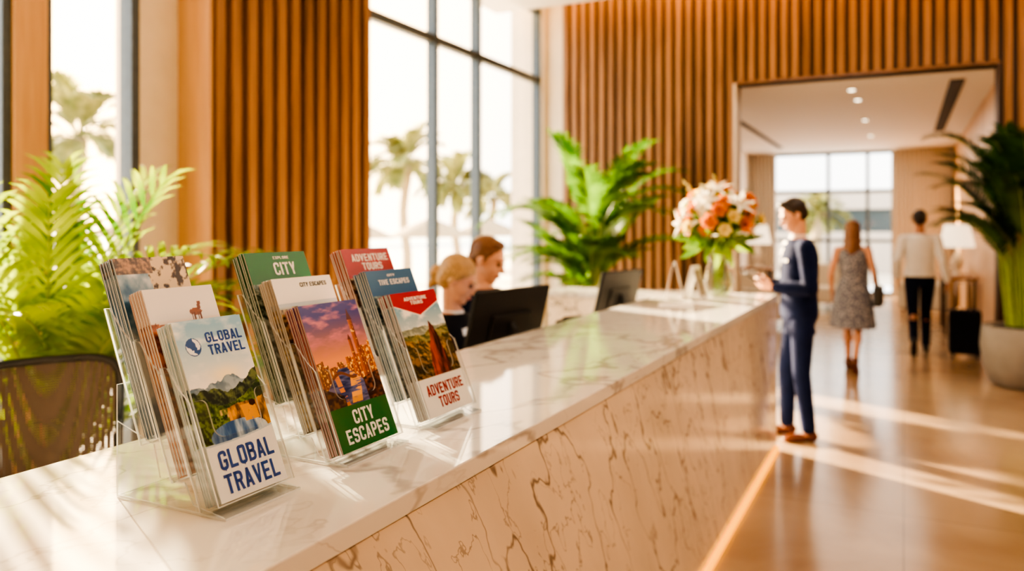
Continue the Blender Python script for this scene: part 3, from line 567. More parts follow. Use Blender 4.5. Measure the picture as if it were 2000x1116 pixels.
for hi_,(y0,y1,fns) in enumerate(holders):
    yc=(y0+y1)/2; wA=(y1-y0); wB=wA-.022
    he=empty('brochure_holder',(-1.12,yc,1.1),'clear acrylic three tier brochure holder on the counter','brochure holder','counter brochure holders')
    bm=bmesh.new(); prism(bm,[(-1.25,y0,1.1005),(-.985,y0,1.1005),(-.985,y1,1.1005),(-1.25,y1,1.1005)],(0,0,.004),0,1,True)
    for x in (-1.25,): prism(bm,[(x,y0,1.1045),(x,y1,1.1045),(x,y1,1.30),(x,y0,1.30)],(.003,0,0),0,1,True)
    for y in (y0,y1-.003):
        prism(bm,[(-.99,y,1.1045),(-1.25,y,1.1045),(-1.25,y,1.235),(-1.155,y,1.205),(-1.14,y,1.15),(-1.08,y,1.15),(-1.06,y,1.115)],(0,.003,0),0,1,True)
    mk('base',bm,[m_acr,m_acre],parent=he)
    for ti,(tx,tz,HB) in enumerate(tiers):
        Mx=bmat(V((tx,yc,tz))); h=wA/2
        def P(a,u,n): return Mx@V((a,u,n))
        bm=bmesh.new()
        nw=h*.62; pts=[(-h,-.004),(h,-.004),(h,.175)]
        def arc(cx,cy,r,a0,a1,k=5): return [(cx+r*math.cos(a0+(a1-a0)*i/k),cy+r*math.sin(a0+(a1-a0)*i/k)) for i in range(k+1)]
        pts+=arc(nw+.012,.175-.012,.012,math.pi/2,math.pi); pts+=arc(nw-.02,.125,.02,0,-math.pi/2); pts+=arc(-nw+.02,.125,.02,-math.pi/2,-math.pi); pts+=arc(-nw-.012,.163,.012,0,math.pi/2); pts+=[(-h,.175)]
        prism(bm,[P(a,u,.0018) for a,u in pts],nv*.0032,0,1,True)
        prism(bm,[P(-h,-.004,-.0425),P(h,-.004,-.0425),P(h,.25,-.0425),P(-h,.25,-.0425)],nv*.002,0,1,True)
        for s in (-1,1):
            a=s*h-(.0030 if s>0 else 0)
            prism(bm,[P(a,-.004,.0018),P(a,.175,.0018),P(a,.20,-.012),P(a,.245,-.028),P(a,.25,-.0405),P(a,-.004,-.0405)],av*.0030,0,1,True)
        prism(bm,[P(-h+.003,-.004,.0015),P(h-.003,-.004,.0015),P(h-.003,-.004,-.040),P(-h+.003,-.004,-.040)],uv_*.002,0,1,True)
        mk('pocket',bm,[m_acr,m_acre],parent=he)
        nx,nz=(180,350) if ti==0 else (80,160)
        me=brochure_mesh(wB,HB,.0052,fns[ti],nx,nz)
        for k in range(6):
            o=bpy.data.objects.new('brochure',me); COL.objects.link(o); rg=random.Random(hi_*100+ti*10+k)
            off=V((rg.uniform(-.0018,.0018),rg.uniform(0,.003),-.0004-.0066*k)) if k else V((0,0,-.0004))
            o.matrix_world=Mx@Matrix.Translation(off)
            top(o,labels[hi_][ti]+(', front of its stack' if k==0 else ', stacked behind'),'brochure','brochures in the counter holders')
            if k==0:
                if hi_==0 and ti==0:
                    text_obj('GLOBAL\nTRAVEL',m_blue,o,.002,.047,wB*.80,.073); text_obj('GLOBAL\nTRAVEL',m_blue,o,wB*.17,.270,wB*.54,.042)
                if hi_==1:
                    if ti==0: text_obj('CITY\nESCAPES',m_wht,o,0,.046,wB*.74,.066)
                    if ti==1: text_obj('CITY ESCAPES',m_grey,o,wB*.16,.312,wB*.46,.010)
                    if ti==2: text_obj('CITY',m_wht,o,wB*.08,.290,wB*.36,.030); text_obj('EXPLORE',m_wht,o,wB*.06,.316,wB*.26,.007)
                if hi_==2:
                    if ti==0: text_obj('ADVENTURE\nTOURS',m_red,o,.002,.046,wB*.82,.062); text_obj('ADVENTURE\nTOURS',m_wht,o,0,.292,wB*.50,.021)
                    if ti==1: text_obj('TIVE ESCAPES',m_wht,o,wB*.03,.297,wB*.66,.014); text_obj('CITY',m_wht,o,0,.315,wB*.16,.006)
                    if ti==2: text_obj('ADVENTURE\nTOURS',m_wht,o,wB*.04,.292,wB*.76,.046)
# ---------------------------------------------------------------- office chair
def mesh_mat():
    m=bpy.data.materials.new('woven_chair_mesh'); m.use_nodes=True; nt=m.node_tree; N=nt.nodes; L=nt.links; b=N['Principled BSDF']; b.inputs['Base Color'].default_value=rgb(70,58,48); b.inputs['Roughness'].default_value=.6
    tc=N.new('ShaderNodeTexCoord'); ck=N.new('ShaderNodeTexVoronoi'); ck.inputs['Scale'].default_value=110; ck.inputs['Randomness'].default_value=0
    L.new(tc.outputs['Object'],ck.inputs['Vector']); lt=N.new('ShaderNodeMath'); lt.operation='GREATER_THAN'; lt.inputs[1].default_value=.28; L.new(ck.outputs['Distance'],lt.inputs[0])
    t=N.new('ShaderNodeBsdfTransparent'); mx=N.new('ShaderNodeMixShader'); L.new(lt.outputs[0],mx.inputs['Fac']); L.new(t.outputs[0],mx.inputs[1]); L.new(b.outputs[0],mx.inputs[2]); L.new(mx.outputs[0],N['Material Output'].inputs['Surface']); return m
m_mesh=mesh_mat()
def office_chair(loc,ang,label,top_z=1.06,group='office chairs behind the counter'):
    e=empty('office_chair',(0,0,0),label,'chair',group)
    def bk(a,z): return V((-.22-.05*(z-.55)+.10*(a/.25)**2*.6, a, z))
    W=.245; z0=.60; z1=top_z
    out=[]
    for i in range(41):
        t=2*math.pi*i/40; c,s=math.cos(t),math.sin(t); a=W*math.copysign(abs(c)**.35,c); z=(z0+z1)/2+(z1-z0)/2*math.copysign(abs(s)**.35,s); out.append(bk(a*(1-.08*((z1-z)/(z1-z0))),z))
    bm=bmesh.new(); tube(bm,out,.015,8); cyl(bm,bk(0,z0)+V((-.02,0,0)),(-.12,0,.46),.022); mk('backrest_frame',bm,m_dkgrey,parent=e)
    bm=bmesh.new(); n=16; g=[[None]*(n+1) for _ in range(n+1)]
    for i in range(n+1):
        for j in range(n+1):
            z=z0+(z1-z0)*j/n; zz=abs(2*j/n-1); a=(2*i/n-1)*W*(1-.08*((z1-z)/(z1-z0)))*(1-max(0,zz-.7)**2*1.2); g[i][j]=bm.verts.new(bk(a,z)+V((-.012*(1-(2*i/n-1)**2),0,0)))
    for i in range(n):
        for j in range(n): f=bm.faces.new([g[i][j],g[i+1][j],g[i+1][j+1],g[i][j+1]]); f.smooth=True
    mk('backrest',bm,m_mesh,parent=e,label='dark woven mesh backrest')
    bm=bmesh.new(); box(bm,(-.20,-.24,.45),(.27,.24,.52)); mk('seat',bm,m_black,parent=e,bev=.03)
    for s in (-1,1):
        bm=bmesh.new(); cyl(bm,(0,s*.26,.47),(0,s*.29,.68),.015); box(bm,(-.13,s*.29-.035,.68),(.13,s*.29+.035,.705)); cyl(bm,(0,s*.18,.47),(0,s*.27,.47),.015); mk('armrest',bm,m_dkgrey,parent=e,bev=.008)
    bm=bmesh.new(); cyl(bm,(0,0,.10),(0,0,.45),.028); mk('gas_post',bm,m_chrome,parent=e)
    bm=bmesh.new()
    for k in range(5):
        a=k*2*math.pi/5; tube(bm,[(0,0,.11),(.16*math.cos(a),.16*math.sin(a),.10),(.29*math.cos(a),.29*math.sin(a),.075)],[.03,.022,.016],8)
    mk('star_base',bm,m_dkgrey,parent=e)
    for k in range(5):
        a=k*2*math.pi/5; bm=bmesh.new(); c=V((.29*math.cos(a),.29*math.sin(a),.028)); n_=V((-math.sin(a),math.cos(a),0)); cyl(bm,c-n_*.02,c+n_*.02,.028); cyl(bm,c,c+V((0,0,.045)),.008); mk('caster',bm,m_black,parent=e)
    e.location=loc; e.rotation_euler[2]=ang; return e
ch=office_chair((-2.63,1.74,0),math.radians(-25),'dark mesh-back office chair standing behind the counter',1.085)
c2=office_chair((-2.17,3.42,0),0,'dark office chair the woman behind the counter sits on',.98)
c3=office_chair((-2.30,4.05,0),0,'dark office chair the man behind the counter sits on',.98)
# ---------------------------------------------------------------- monitors etc
def monitor(c0,c1,ztop,h,label):
    a=V((c0[0],c0[1],0)); b=V((c1[0],c1[1],0)); mid=(a+b)/2; ax=(b-a).normalized(); wd=(b-a).length; out=V((ax.y,-ax.x,0))
    tl=math.radians(14); up=(V((0,0,1))*math.cos(tl)+out*math.sin(tl)); n=ax.cross(up)
    if n.dot(out)<0: n=-n
    R=Matrix((ax,up,n)).transposed().to_4x4(); cen=mid+V((0,0,ztop-h/2)); R.translation=cen
    e=empty('computer_monitor',(mid.x,mid.y,.746),label,'monitor','reception monitors')
    bm=bmesh.new(); obox(bm,R,wd/2,h/2,.012); mk('monitor_body',bm,m_black,parent=e,bev=.006)
    bm=bmesh.new(); obox(bm,R@Matrix.Translation((0,-.03,.016)),wd*.26,h*.24,.010); mk('rear_housing',bm,m_black,parent=e,bev=.008)
    bm=bmesh.new(); obox(bm,R@Matrix.Translation((0,0,-.0125)),wd/2-.012,h/2-.012,.001); mk('screen',bm,m_screen,parent=e)
    bm=bmesh.new(); s=cen+n*.04; cyl(bm,(s.x,s.y,.76),(s.x,s.y,cen.z-.02),.02); tube(bm,[(s.x,s.y,cen.z-.03),cen+n*.02],.018); box(bm,(s.x-.09,s.y-.11,.746),(s.x+.09,s.y+.11,.76)); mk('stand',bm,m_dkgrey,parent=e,bev=.003)
monitor((-1.73,3.04),(-1.635,3.62),1.295,.34,'black computer monitor seen from behind on the work desk')
monitor((-1.72,4.66),(-1.62,5.14),1.30,.32,'black computer monitor near the counter corner')
bm=bmesh.new(); obox(bm,Matrix.Translation((-1.72,4.30,.98))@Matrix.Rotation(.4,4,'Y'),.10,.11,.02); cap(bm,(-1.75,4.20,1.04),(-1.73,4.40,1.03),.02,.02); box(bm,(-1.78,4.22,.746),(-1.64,4.38,.95)); top(mk('desk_phone',bm,m_black,bev=.006),'black desk telephone on the work desk','telephone')
for y in (3.4,4.1):
    bm=bmesh.new(); box(bm,(-1.96,y-.2,.7455),(-1.83,y+.2,.762)); 
    for i in range(4):
        for j in range(13): box(bm,(-1.95+i*.03,y-.19+j*.029,.762),(-1.925+i*.03,y-.165+j*.029,.767))
    top(mk('keyboard',bm,m_black),'black keyboard on the work desk','keyboard','desk keyboards')
def tent(x,y,w,h,ang,label,pic):
    e=empty('tent_card_stand',(x,y,1.1),label,'sign stand'); R=Matrix.Translation((x,y,1.1))@Matrix.Rotation(ang,4,'Z')
    bm=bmesh.new(); prism(bm,[R@V(p) for p in [(.0+.06,-w/2,.001),(.06,w/2,.001),(0,w/2,h),(0,-w/2,h)]],R.to_3x3()@V((.004,0,0)),0,0)
    prism(bm,[R@V(p) for p in [(-.06,-w/2,.001),(-.06,w/2,.001),(-.002,w/2,h),(-.002,-w/2,h)]],R.to_3x3()@V((-.004,0,0)),0,0); mk('frame',bm,m_white,parent=e)
    if pic:
        bm=bmesh.new(); k=.85; v=[bm.verts.new(R@V((.0655-.06*t,s*w/2*k,h*t))) for t,s in [(.12,-1),(.12,1),(.88,1),(.88,-1)]]; bm.faces.new(v); mk('printed_card',bm,pbr('card_print',rgb(160,146,130),.5,var=.45,scale=30),parent=e)
tent(-1.38,5.22,.12,.24,.25,'white tent card stand on the counter',False)
tent(-1.24,5.22,.13,.22,-.15,'white framed card stand on the counter',True)
bm=bmesh.new(); v=[bm.verts.new(p) for p in [(-1.30,4.55,1.1012),(-1.10,4.62,1.1012),(-1.18,4.92,1.1012),(-1.38,4.85,1.1012)]]; f=bm.faces.new(v); r=bmesh.ops.extrude_face_region(bm,geom=[f]); 
for g_ in r['geom']:
    if isinstance(g_,bmesh.types.BMVert): g_.co.z+=.002
top(mk('paper_sheet',bm,m_white),'white paper sheets lying on the counter','paper')
# ---------------------------------------------------------------- flower arrangement
fx,fy=-1.13,5.42
fe=empty('flower_arrangement',(fx,fy,1.1),'glass vase of orange and white flowers on the counter','flowers')
bm=bmesh.new(); lathe(bm,(fx,fy,1.101),[(.055,0),(.085,.03),(.100,.09),(.085,.18),(.062,.25),(.080,.31)],32,caps=False); ob=mk('vase',bm,clear('vase_glass',(.93,.96,.93,1),.10),parent=fe,label='rounded clear glass vase')
bm=bmesh.new(); lathe(bm,(fx,fy,1.104),[(.052,0),(.082,.03),(.096,.09),(.083,.17)],24); mk('water',bm,clear('vase_water',(.88,.93,.82,1)),parent=fe)
rg=random.Random(5)
cen=V((fx,fy,1.66))
heads=[]
for i in range(52):
    ph=math.acos(1-2*(i+.5)/52*.76); th=i*2.39996; d=V((math.sin(ph)*math.cos(th),math.sin(ph)*math.sin(th),math.cos(ph)))
    heads.append((cen+V((d.x*.245,d.y*.245,d.z*.19-.01))*rg.uniform(.99,1.01)+V((0,0,-.02))+d*rg.uniform(-.03,.05),(d+V((0,0,.15))).normalized()))
bm=bmesh.new()
for p,d in heads[::2]:
    tube(bm,[(fx+rg.uniform(-.03,.03),fy+rg.uniform(-.03,.03),1.12),(fx+(p.x-fx)*.15,fy+(p.y-fy)*.15,1.39),p-d*.03],.0035,5)
mk('stems',bm,m_stem,parent=fe)
def petal(bm,c,d,az,L_,Wd,open_,curl,mi=0):
    R=align(d).to_3x3(); a=V((math.cos(az),math.sin(az),0)); pr=None; K=5
    for j in range(K+1):
        t=j/K; r=L_*math.sin(open_)*t+.0; z=L_*math.cos(open_)*t; r=r+curl*t*t*L_; z=z-curl*.5*t*t*L_; wj=Wd*math.sin(math.pi*(.12+.86*t))**.8*.5
        s=V((-a.y,a.x,0)); pt=a*r+V((0,0,z)); row=[bm.verts.new(c+R@(pt-s*wj+a*(.0))),bm.verts.new(c+R@(pt+a*(-.15*wj))),bm.verts.new(c+R@(pt+s*wj))]
        if pr:
            for q in range(2): f=bm.faces.new([pr[q],row[q],row[q+1],pr[q+1]]); f.smooth=True; f.material_index=mi
        pr=row
m_or=leaf('orange_petal',rgb(230,128,0),rgb(242,160,30),.25); m_wp=leaf('white_petal',rgb(240,236,218),rgb(248,245,232),.3); m_cr=leaf('cream_petal',rgb(240,218,130),rgb(246,232,170),.3); m_ye=pbr('stamen_yellow',rgb(210,160,40),.6)
for i,(p,d) in enumerate(heads):
    bm=bmesh.new(); k=(i*7)%10
    if k<4:
        for ring,(op,n_,LL) in enumerate([(.15,4,.045),(.45,5,.055),(.85,6,.06),(1.2,6,.06)]):
            for q in range(n_): petal(bm,p-d*.02,d,q*2*math.pi/n_+ring,LL,LL*.9,op,.1)
        mk('rose',bm,[m_or],parent=fe,label='orange rose bloom',recalc=False)
    elif k<7:
        for q in range(6): petal(bm,p-d*.03,d,q*math.pi/3,.095,.036,.75,.5)
        for q in range(5): cyl(bm,p,p+(d+V((.3*math.cos(q*1.25),.3*math.sin(q*1.25),0)))*.04,.0025,mi=1,seg=5)
        mk('lily',bm,[m_wp,m_ye],parent=fe,label='white lily bloom',recalc=False)
    else:
        for ring,(op,n_,LL) in enumerate([(.15,4,.04),(.5,5,.05),(.95,6,.055)]):
            for q in range(n_): petal(bm,p-d*.02,d,q*2*math.pi/n_+ring,LL,LL*.9,op,.1)
        mk('rose',bm,[m_cr if k!=9 else m_wp],parent=fe,label='cream rose bloom',recalc=False)
bm=bmesh.new()
for i in range(110):
    th=rg.random()*6.28; el=rg.uniform(-.6,1.2); d=V((math.cos(th)*math.cos(el),math.sin(th)*math.cos(el),math.sin(el))); c=V((fx,fy,1.53))
    petal(bm,c+d*.10,d,rg.random()*6,.23,.055,.12,.3)
mk('foliage',bm,leaf('bouquet_leaf',rgb(70,108,34),rgb(140,168,64),.4),parent=fe,recalc=False)
R2=V((.895,.446,0))
for (dx,hz,n_) in [(-.24,.34,14),(-.03,.38,14),(.20,.28,10),(-.12,.32,10),(.08,.32,10)]:
    bm=bmesh.new(); b0=V((fx,fy,1.56)); tp=b0+R2*dx+V((0,0,hz)); tube(bm,[b0,(b0+tp)/2+V((0,0,.02)),tp],.003,5,1)
    for k in range(n_):
        c=b0.lerp(tp,.45+.55*k/n_); ell(bm,c+V((rg.uniform(-.012,.012),rg.uniform(-.012,.012),0)),.013*(1.2-.7*k/n_),None,0,1)
    mk('flower_spike',bm,[pbr('mimosa_yellow',rgb(196,160,44),.7),m_stem],parent=fe,label='yellow green flower spike')
# ---------------------------------------------------------------- potted plants
def avail(x,y,az,lim):
    c,s=math.cos(az),math.sin(az); r=9
    if c<-.05 and lim[0] is not None: r=min(r,(lim[0]-x)/c)
    if c>.05 and lim[1] is not None: r=min(r,(lim[1]-x)/c)
    if s>.05 and lim[2] is not None: r=min(r,(lim[2]-y)/s)
    return r
def potted(x,y,name,label,fronds,potprof,mleaf,seed,lim):
    e=empty(name,(x,y,0),label,'potted plant'); rg=random.Random(seed)
    bm=bmesh.new(); lathe(bm,(x,y,.0),potprof,40); mk('pot',bm,m_pot,parent=e)
    zt=potprof[-1][1]; rt=potprof[-1][0]
    bm=bmesh.new(); cyl(bm,(x,y,zt-.03),(x,y,zt+.006),rt*.86); mk('soil',bm,m_soil,parent=e)
    bm=bmesh.new(); 
    for (az,el,Ln,dr,zb,n,ll,lw) in fronds:
        r=avail(x,y,az,lim)
        if Ln*.8>r: el=max(el,1.15); Ln=min(Ln,max(.45,r*1.05)); ll=min(ll,r*.35)
        bx=x+rt*.5*math.cos(az)*rg.random(); by=y+rt*.5*math.sin(az)*rg.random()
        tx=bx+.10*math.cos(az)*zb; ty=by+.10*math.sin(az)*zb
        tube(bm,[(bx,by,zt),((bx+tx)/2,(by+ty)/2,zt+zb*.5),(tx,ty,zt+zb)],[.014,.011,.008],6,1)
        frond(bm,(tx,ty,zt+zb),az,el,Ln,dr,n,ll,lw,.007,0,1,.12,.85,12,rg)
    mk('foliage',bm,[mleaf,m_stem],parent=e,recalc=False); return e
pp=[(.22,0),(.30,.05),(.33,.25),(.31,.40),(.29,.42),(.27,.40)]
rg=random.Random(11)
fr=[(rg.random()*6.28,rg.uniform(.65,1.35),rg.uniform(.7,1.1),rg.uniform(.9,1.6),rg.uniform(.0,.65),15,.30,.030) for i in range(32)]
fr+=[(-.2,.75,1.15,1.0,.45,17,.30,.028),(.15,.55,1.15,1.0,.40,17,.30,.028),(.5,.9,1.15,1.1,.45,17,.30,.028),(-1.2,1.1,1.3,1.0,.6,18,.32,.03),(-2.0,1.2,1.3,1.0,.6,18,.32,.03)]
potted(-3.40,2.25,'potted_areca_palm','lush areca palm in a grey pot by the window',fr,pp,m_leaf,1,(-4.4,None,None))
rg=random.Random(12)
fr=[(rg.random()*6.28,rg.uniform(.5,1.35),rg.uniform(.9,1.2),rg.uniform(.9,1.5),rg.uniform(.4,1.4),24,.32,.036) for i in range(30)]
fr+=[(rg.uniform(3.4,6.6),rg.uniform(.3,.9),rg.uniform(.6,.9),rg.uniform(.9,1.5),rg.uniform(.3,.9),20,.28,.036) for i in range(16)]
potted(-3.22,8.50,'potted_areca_palm','bushy green palm in a pot before the slatted wall',fr,pp,m_leafb,2,(-4.4,None,9.7))
rg=random.Random(13)
pp2=[(.25,0),(.32,.03),(.39,.20),(.415,.40),(.40,.58),(.38,.60),(.36,.58)]
fr=[(rg.uniform(2.4,5.9),rg.uniform(.95,1.42),rg.uniform(.75,1.05),rg.uniform(1.4,2.3),rg.uniform(.6,1.45),24,.28,.030) for i in range(40)]
potted(1.10,9.22,'potted_kentia_palm','dark green kentia palm in a round grey concrete pot',fr,pp2,m_leafd,3,(None,None,9.8))
# ---------------------------------------------------------------- people
def frame(f,u):
    f=V(f).normalized(); l=V(u).cross(f).normalized(); u2=f.cross(l).normalized(); return Matrix((f,l,u2)).transposed()
def head_add(bm,c,R,s=1.0):
    c=V(c); P=lambda x,y,z:c+R@(V((x,y,z))*s)
    def E(p,r): ell(bm,P(*p),[q*s for q in r],R)
    E((-.014,0,.03),(.098,.077,.09)); E((.022,0,-.02),(.070,.062,.080)); E((.034,0,-.075),(.050,.044,.036)); E((.062,0,-.096),(.022,.024,.017))
    E((.078,0,.026),(.014,.046,.012)); cap(bm,P(.086,0,.010),P(.110,0,-.030),.009*s,.011*s); E((.100,0,-.034),(.014,.016,.008))
    E((.088,0,-.060),(.010,.024,.006)); E((.084,0,-.070),(.010,.020,.007)); E((.058,.034,-.03),(.028,.022,.024)); E((.058,-.034,-.03),(.028,.022,.024))
    for sg in (-1,1): E((-.008,sg*.078,-.008),(.019,.009,.032))
def torso(bm,P,Nk,side,fwd,secs,s=1.0,n=28):
    P=V(P);Nk=V(Nk); rings=[]
    up=(Nk-P)
    for sec in secs:
        t,w,d=sec[:3]; o=sec[3] if len(sec)>3 else 0
        c=P+up*t+fwd*o*s; rings.append([c+side*math.cos(2*math.pi*i/n)*w*s+fwd*math.sin(2*math.pi*i/n)*d*s for i in range(n)])
    loft(bm,rings)
def hand(bm,wr,d,nrm,th,curl=.5,s=1.0,spread=.0):
    wr=V(wr); d=V(d).normalized(); nrm=V(nrm); nrm=(nrm-d*nrm.dot(d)).normalized(); lat=d.cross(nrm).normalized()
    if lat.dot(V(th))<0: lat=-lat
    for k,(off,fl) in enumerate([(.030,.066),(.011,.075),(-.009,.070),(-.028,.055)]):
        b=wr+d*.085*s+lat*off*s; cap(bm,wr+lat*off*.5*s,b,.013*s,.011*s,seg=8)
        dd=(d+lat*off*2*spread).normalized(); p=b
        for j,fr_ in enumerate((.45,.32,.25)):
            a=curl*(.5+.4*j)+.06*k; dd=(dd*math.cos(a)+nrm*math.sin(a)).normalized(); q=p+dd*fl*fr_*s; cap(bm,p,q,(.0092-.0008*j)*s,(.0086-.0010*j)*s,seg=8); p=q
    t0=wr+d*.025*s+lat*.022*s; t1=t0+(d*.6+lat*.75+nrm*.3).normalized()*.042*s; t2=t1+(d*.85+lat*.2+nrm*.45).normalized()*.032*s; t3=t2+(d*.8+nrm*.5).normalized()*.024*s
    cap(bm,t0,t1,.013*s,.011*s,seg=8); cap(bm,t1,t2,.0105*s,.0095*s,seg=8); cap(bm,t2,t3,.0095*s,.008*s,seg=8)
MALE=[(-.24,.12,.085),(-.10,.165,.112),(.0,.170,.115),(.22,.150,.106),(.5,.162,.116),(.75,.182,.118),(.90,.165,.098),(1.0,.08,.066),(1.05,.055,.055)]
FEM=[(-.24,.12,.085),(-.10,.170,.115),(.0,.170,.115),(.28,.122,.092),(.5,.135,.10),(.72,.150,.118,.012),(.90,.142,.085),(1.0,.065,.058),(1.05,.045,.048)]
def grow(secs,g,hem=None,up_to=1.06):
    r=[(t,w+g,d+g)+tuple(x[3:] if len(x)>3 else ()) for x in secs for (t,w,d) in [x[:3]] if t<=up_to]
    if hem is not None: r=[x for x in r if x[0]>hem]; r.insert(0,(hem,r[0][1]+.012,r[0][2]+.012))
    return r
def shoe(J,s_,mat,parent,heel=0):
    an=V(J['an'][s_]); td=V(J['toe'][s_]).normalized(); R=frame(td,J.get('fup',[V((0,0,1))]*2)[s_]); bm=bmesh.new()
    P=lambda x,y,z: an+R@V((x,y,z))
    ell(bm,P(-.015,0,-.045),(.055,.038,.045),R); ell(bm,P(.08,0,-.055),(.10,.043,.034),R); ell(bm,P(.145,0,-.064),(.055,.042,.025),R); cap(bm,P(-.01,0,.0),P(-.01,0,-.04),.040,.040)
    me=remesh(bm,.007,2); o=from_mesh('shoe',me,[mat],parent=parent); return o
def person(label,J,skin,s=1.0,fem=False,voxel=.007,bare_legs=False):
    side=V(J['side']); fwd=V(J['fwd'])
    bm=bmesh.new(); secs=FEM if fem else MALE
    torso(bm,J['pelvis'],J['neck'],side,fwd,secs,s)
    R=frame(J['hf'],J['hu']); hc=V(J['head']); cap(bm,V(J['neck'])+V((0,0,-.03)),hc+R@V((-.02,0,-.06)),(.05 if fem else .058)*s,(.044 if fem else .054)*s); head_add(bm,hc,R,s*(.96 if fem else 1.0))
    k=.84 if fem else 1.0
    for i in (0,1):
        sh,el,wr=V(J['sh'][i]),V(J['el'][i]),V(J['wr'][i]); cap(bm,V(J['neck']).lerp(sh,.35)-V((0,0,.03)),sh,.052*k,.052*k)
        cap(bm,sh,el,.050*k,.038*k); cap(bm,el,wr,.038*k,.024*k); ell(bm,el.lerp(wr,.3),.040*k)
        h=J['hand'][i]; hand(bm,wr,h[0],h[1],h[2],h[3],.92 if fem else 1.0)
        hp,kn,an=V(J['hip'][i]),V(J['kn'][i]),V(J['an'][i]); cap(bm,hp,kn,.082*k**.3,.052*k**.5); cap(bm,kn,an,.050*k**.5,.033*k**.5); ell(bm,kn.lerp(an,.3)-fwd*.012,(.05,.05,.09),None)
        td=V(J['toe'][i]).normalized(); cap(bm,an+V((0,0,-.04)),an+td*.13+V((0,0,-.055)),.032,.024)
    me=remesh(bm,voxel,2)
    b=from_mesh('person',me,[skin]); top(b,label,'person'); 
    sc=s*(.96 if fem else 1.0)
    for sg in (-1,1):
        bm=bmesh.new(); ell(bm,hc+R@(V((.082,sg*.030,.004))*sc),.0105*sc,None,0,2); mk('eye',bm,m_eye,parent=b)
    bm=bmesh.new(); ell(bm,hc+R@(V((.091,0,-.064))*sc),(.010,.021,.008),R); mk('lips',bm,m_lip,parent=b)
    return b,R,hc
def hair(b,R,hc,mat,s=1.0,extra=None,voxel=.005,brow=True,quiff=True,fem=False):
    bm=bmesh.new(); P=lambda x,y,z: hc+R@(V((x,y,z))*s)
    ell(bm,P(-.025,0,.046),(.099*s,.084*s,.088*s),R); ell(bm,P(-.055,0,-.002),(.064*s,.073*s,.073*s),R)
    if quiff: ell(bm,P(.018,0,.098),(.052*s,.058*s,.028*s),R)
    for sg in (-1,1): cap(bm,P(.018,sg*.070,.05),P(.008,sg*.074,.0 if not fem else .02),.011*s,.006*s)
    if extra: extra(bm,P)
    me=remesh(bm,voxel,2); from_mesh('hair',me,[mat],parent=b)
    if brow:
        for sg in (-1,1):
            bm=bmesh.new(); cap(bm,P(.090,sg*.014,.026),P(.078,sg*.046,.028),.004*s,.0028*s); mk('eyebrow',bm,mat,parent=b)
def patch(b,src,name,mat,org,side,up,fwd,rows,off=.005):
    bpy.context.view_layer.update(); me=src.data; mw=src.matrix_world; vs=[mw@v.co for v in me.vertices]; bv=BVHTree.FromPolygons(vs,[tuple(p.vertices) for p in me.polygons])
    bm=bmesh.new(); pr=None
    for (z,a,c) in rows:
        row=[]
        for k in range(5):
            x=a+(c-a)*k/4; o=V(org)+side*x+up*z+fwd*.5; hit=bv.ray_cast(o,-fwd,1.0)[0]
            if hit is None: hit=V(org)+side*x+up*z+fwd*.08
            row.append(bm.verts.new(hit+fwd*off))
        if pr:
            for k in range(4): f=bm.faces.new([pr[k],pr[k+1],row[k+1],row[k]]); f.smooth=True
        pr=row
    o=mk(name,bm,mat,parent=b); return o
def sleeves(bm,J,k,g,end=1.0):
    for i in (0,1):
        sh,el,wr=V(J['sh'][i]),V(J['el'][i]),V(J['wr'][i]); w2=el.lerp(wr,end)
        cap(bm,V(J['neck']).lerp(sh,.4)-V((0,0,.035)),sh,.052*k+g*.7,.052*k+g); cap(bm,sh,el,.052*k+g,.042*k+g)
        if end>0: cap(bm,el,w2,.042*k+g,.028*k+g)
def jacket(b,J,mat,s,fem,g=.018,hem=-.40,name='jacket'):
    k=.84 if fem else 1.0
    bm=bmesh.new(); torso(bm,J['pelvis'],J['neck'],V(J['side']),V(J['fwd']),grow(FEM if fem else MALE,g,hem,1.01),s); sleeves(bm,J,k,g*.7,.93)
    return from_mesh(name,remesh(bm,.008,2),[mat],parent=b)
def trousers(b,J,mat,s=1.0,cuff=.97):
    bm=bmesh.new(); torso(bm,J['pelvis'],J['neck'],V(J['side']),V(J['fwd']),[(t,w+.008,d+.008) for (t,w,d) in [(-.26,.12,.09),(-.10,.165,.112),(.0,.168,.114),(.12,.158,.108)]],s)
    for i in (0,1):
        hp,kn,an=V(J['hip'][i]),V(J['kn'][i]),V(J['an'][i]); cap(bm,hp,kn,.092*s,.066*s); cap(bm,kn,kn.lerp(an,cuff),.066*s,.052*s)
    return from_mesh('trousers',remesh(bm,.008,2),[mat],parent=b)
def mkJ(base,F,loc):
    F=V((F[0],F[1],0)).normalized(); Lf=V((0,0,1)).cross(F); base=V(base)
    W=lambda p: base+F*p[0]+Lf*p[1]+V((0,0,p[2]))
    D=lambda p: (F*p[0]+Lf*p[1]+V((0,0,p[2]))).normalized()
    J={k:W(loc[k]) for k in ('pelvis','neck','head')}; J['hf']=D(loc['hf']); J['hu']=D(loc.get('hu',(0,0,1)))
    for k in ('sh','el','wr','hip','kn','an'): J[k]=[W(p) for p in loc[k]]
    J['toe']=[D(p) for p in loc['toe']]; J['side']=Lf; J['fwd']=F; J['hand']=[(D(h[0]),D(h[1]),D(h[2]),h[3]) for h in loc['hand']]
    if 'fup' in loc: J['fup']=[D(p) for p in loc['fup']]
    return J,W,D,F,Lf
UP=V((0,0,1))
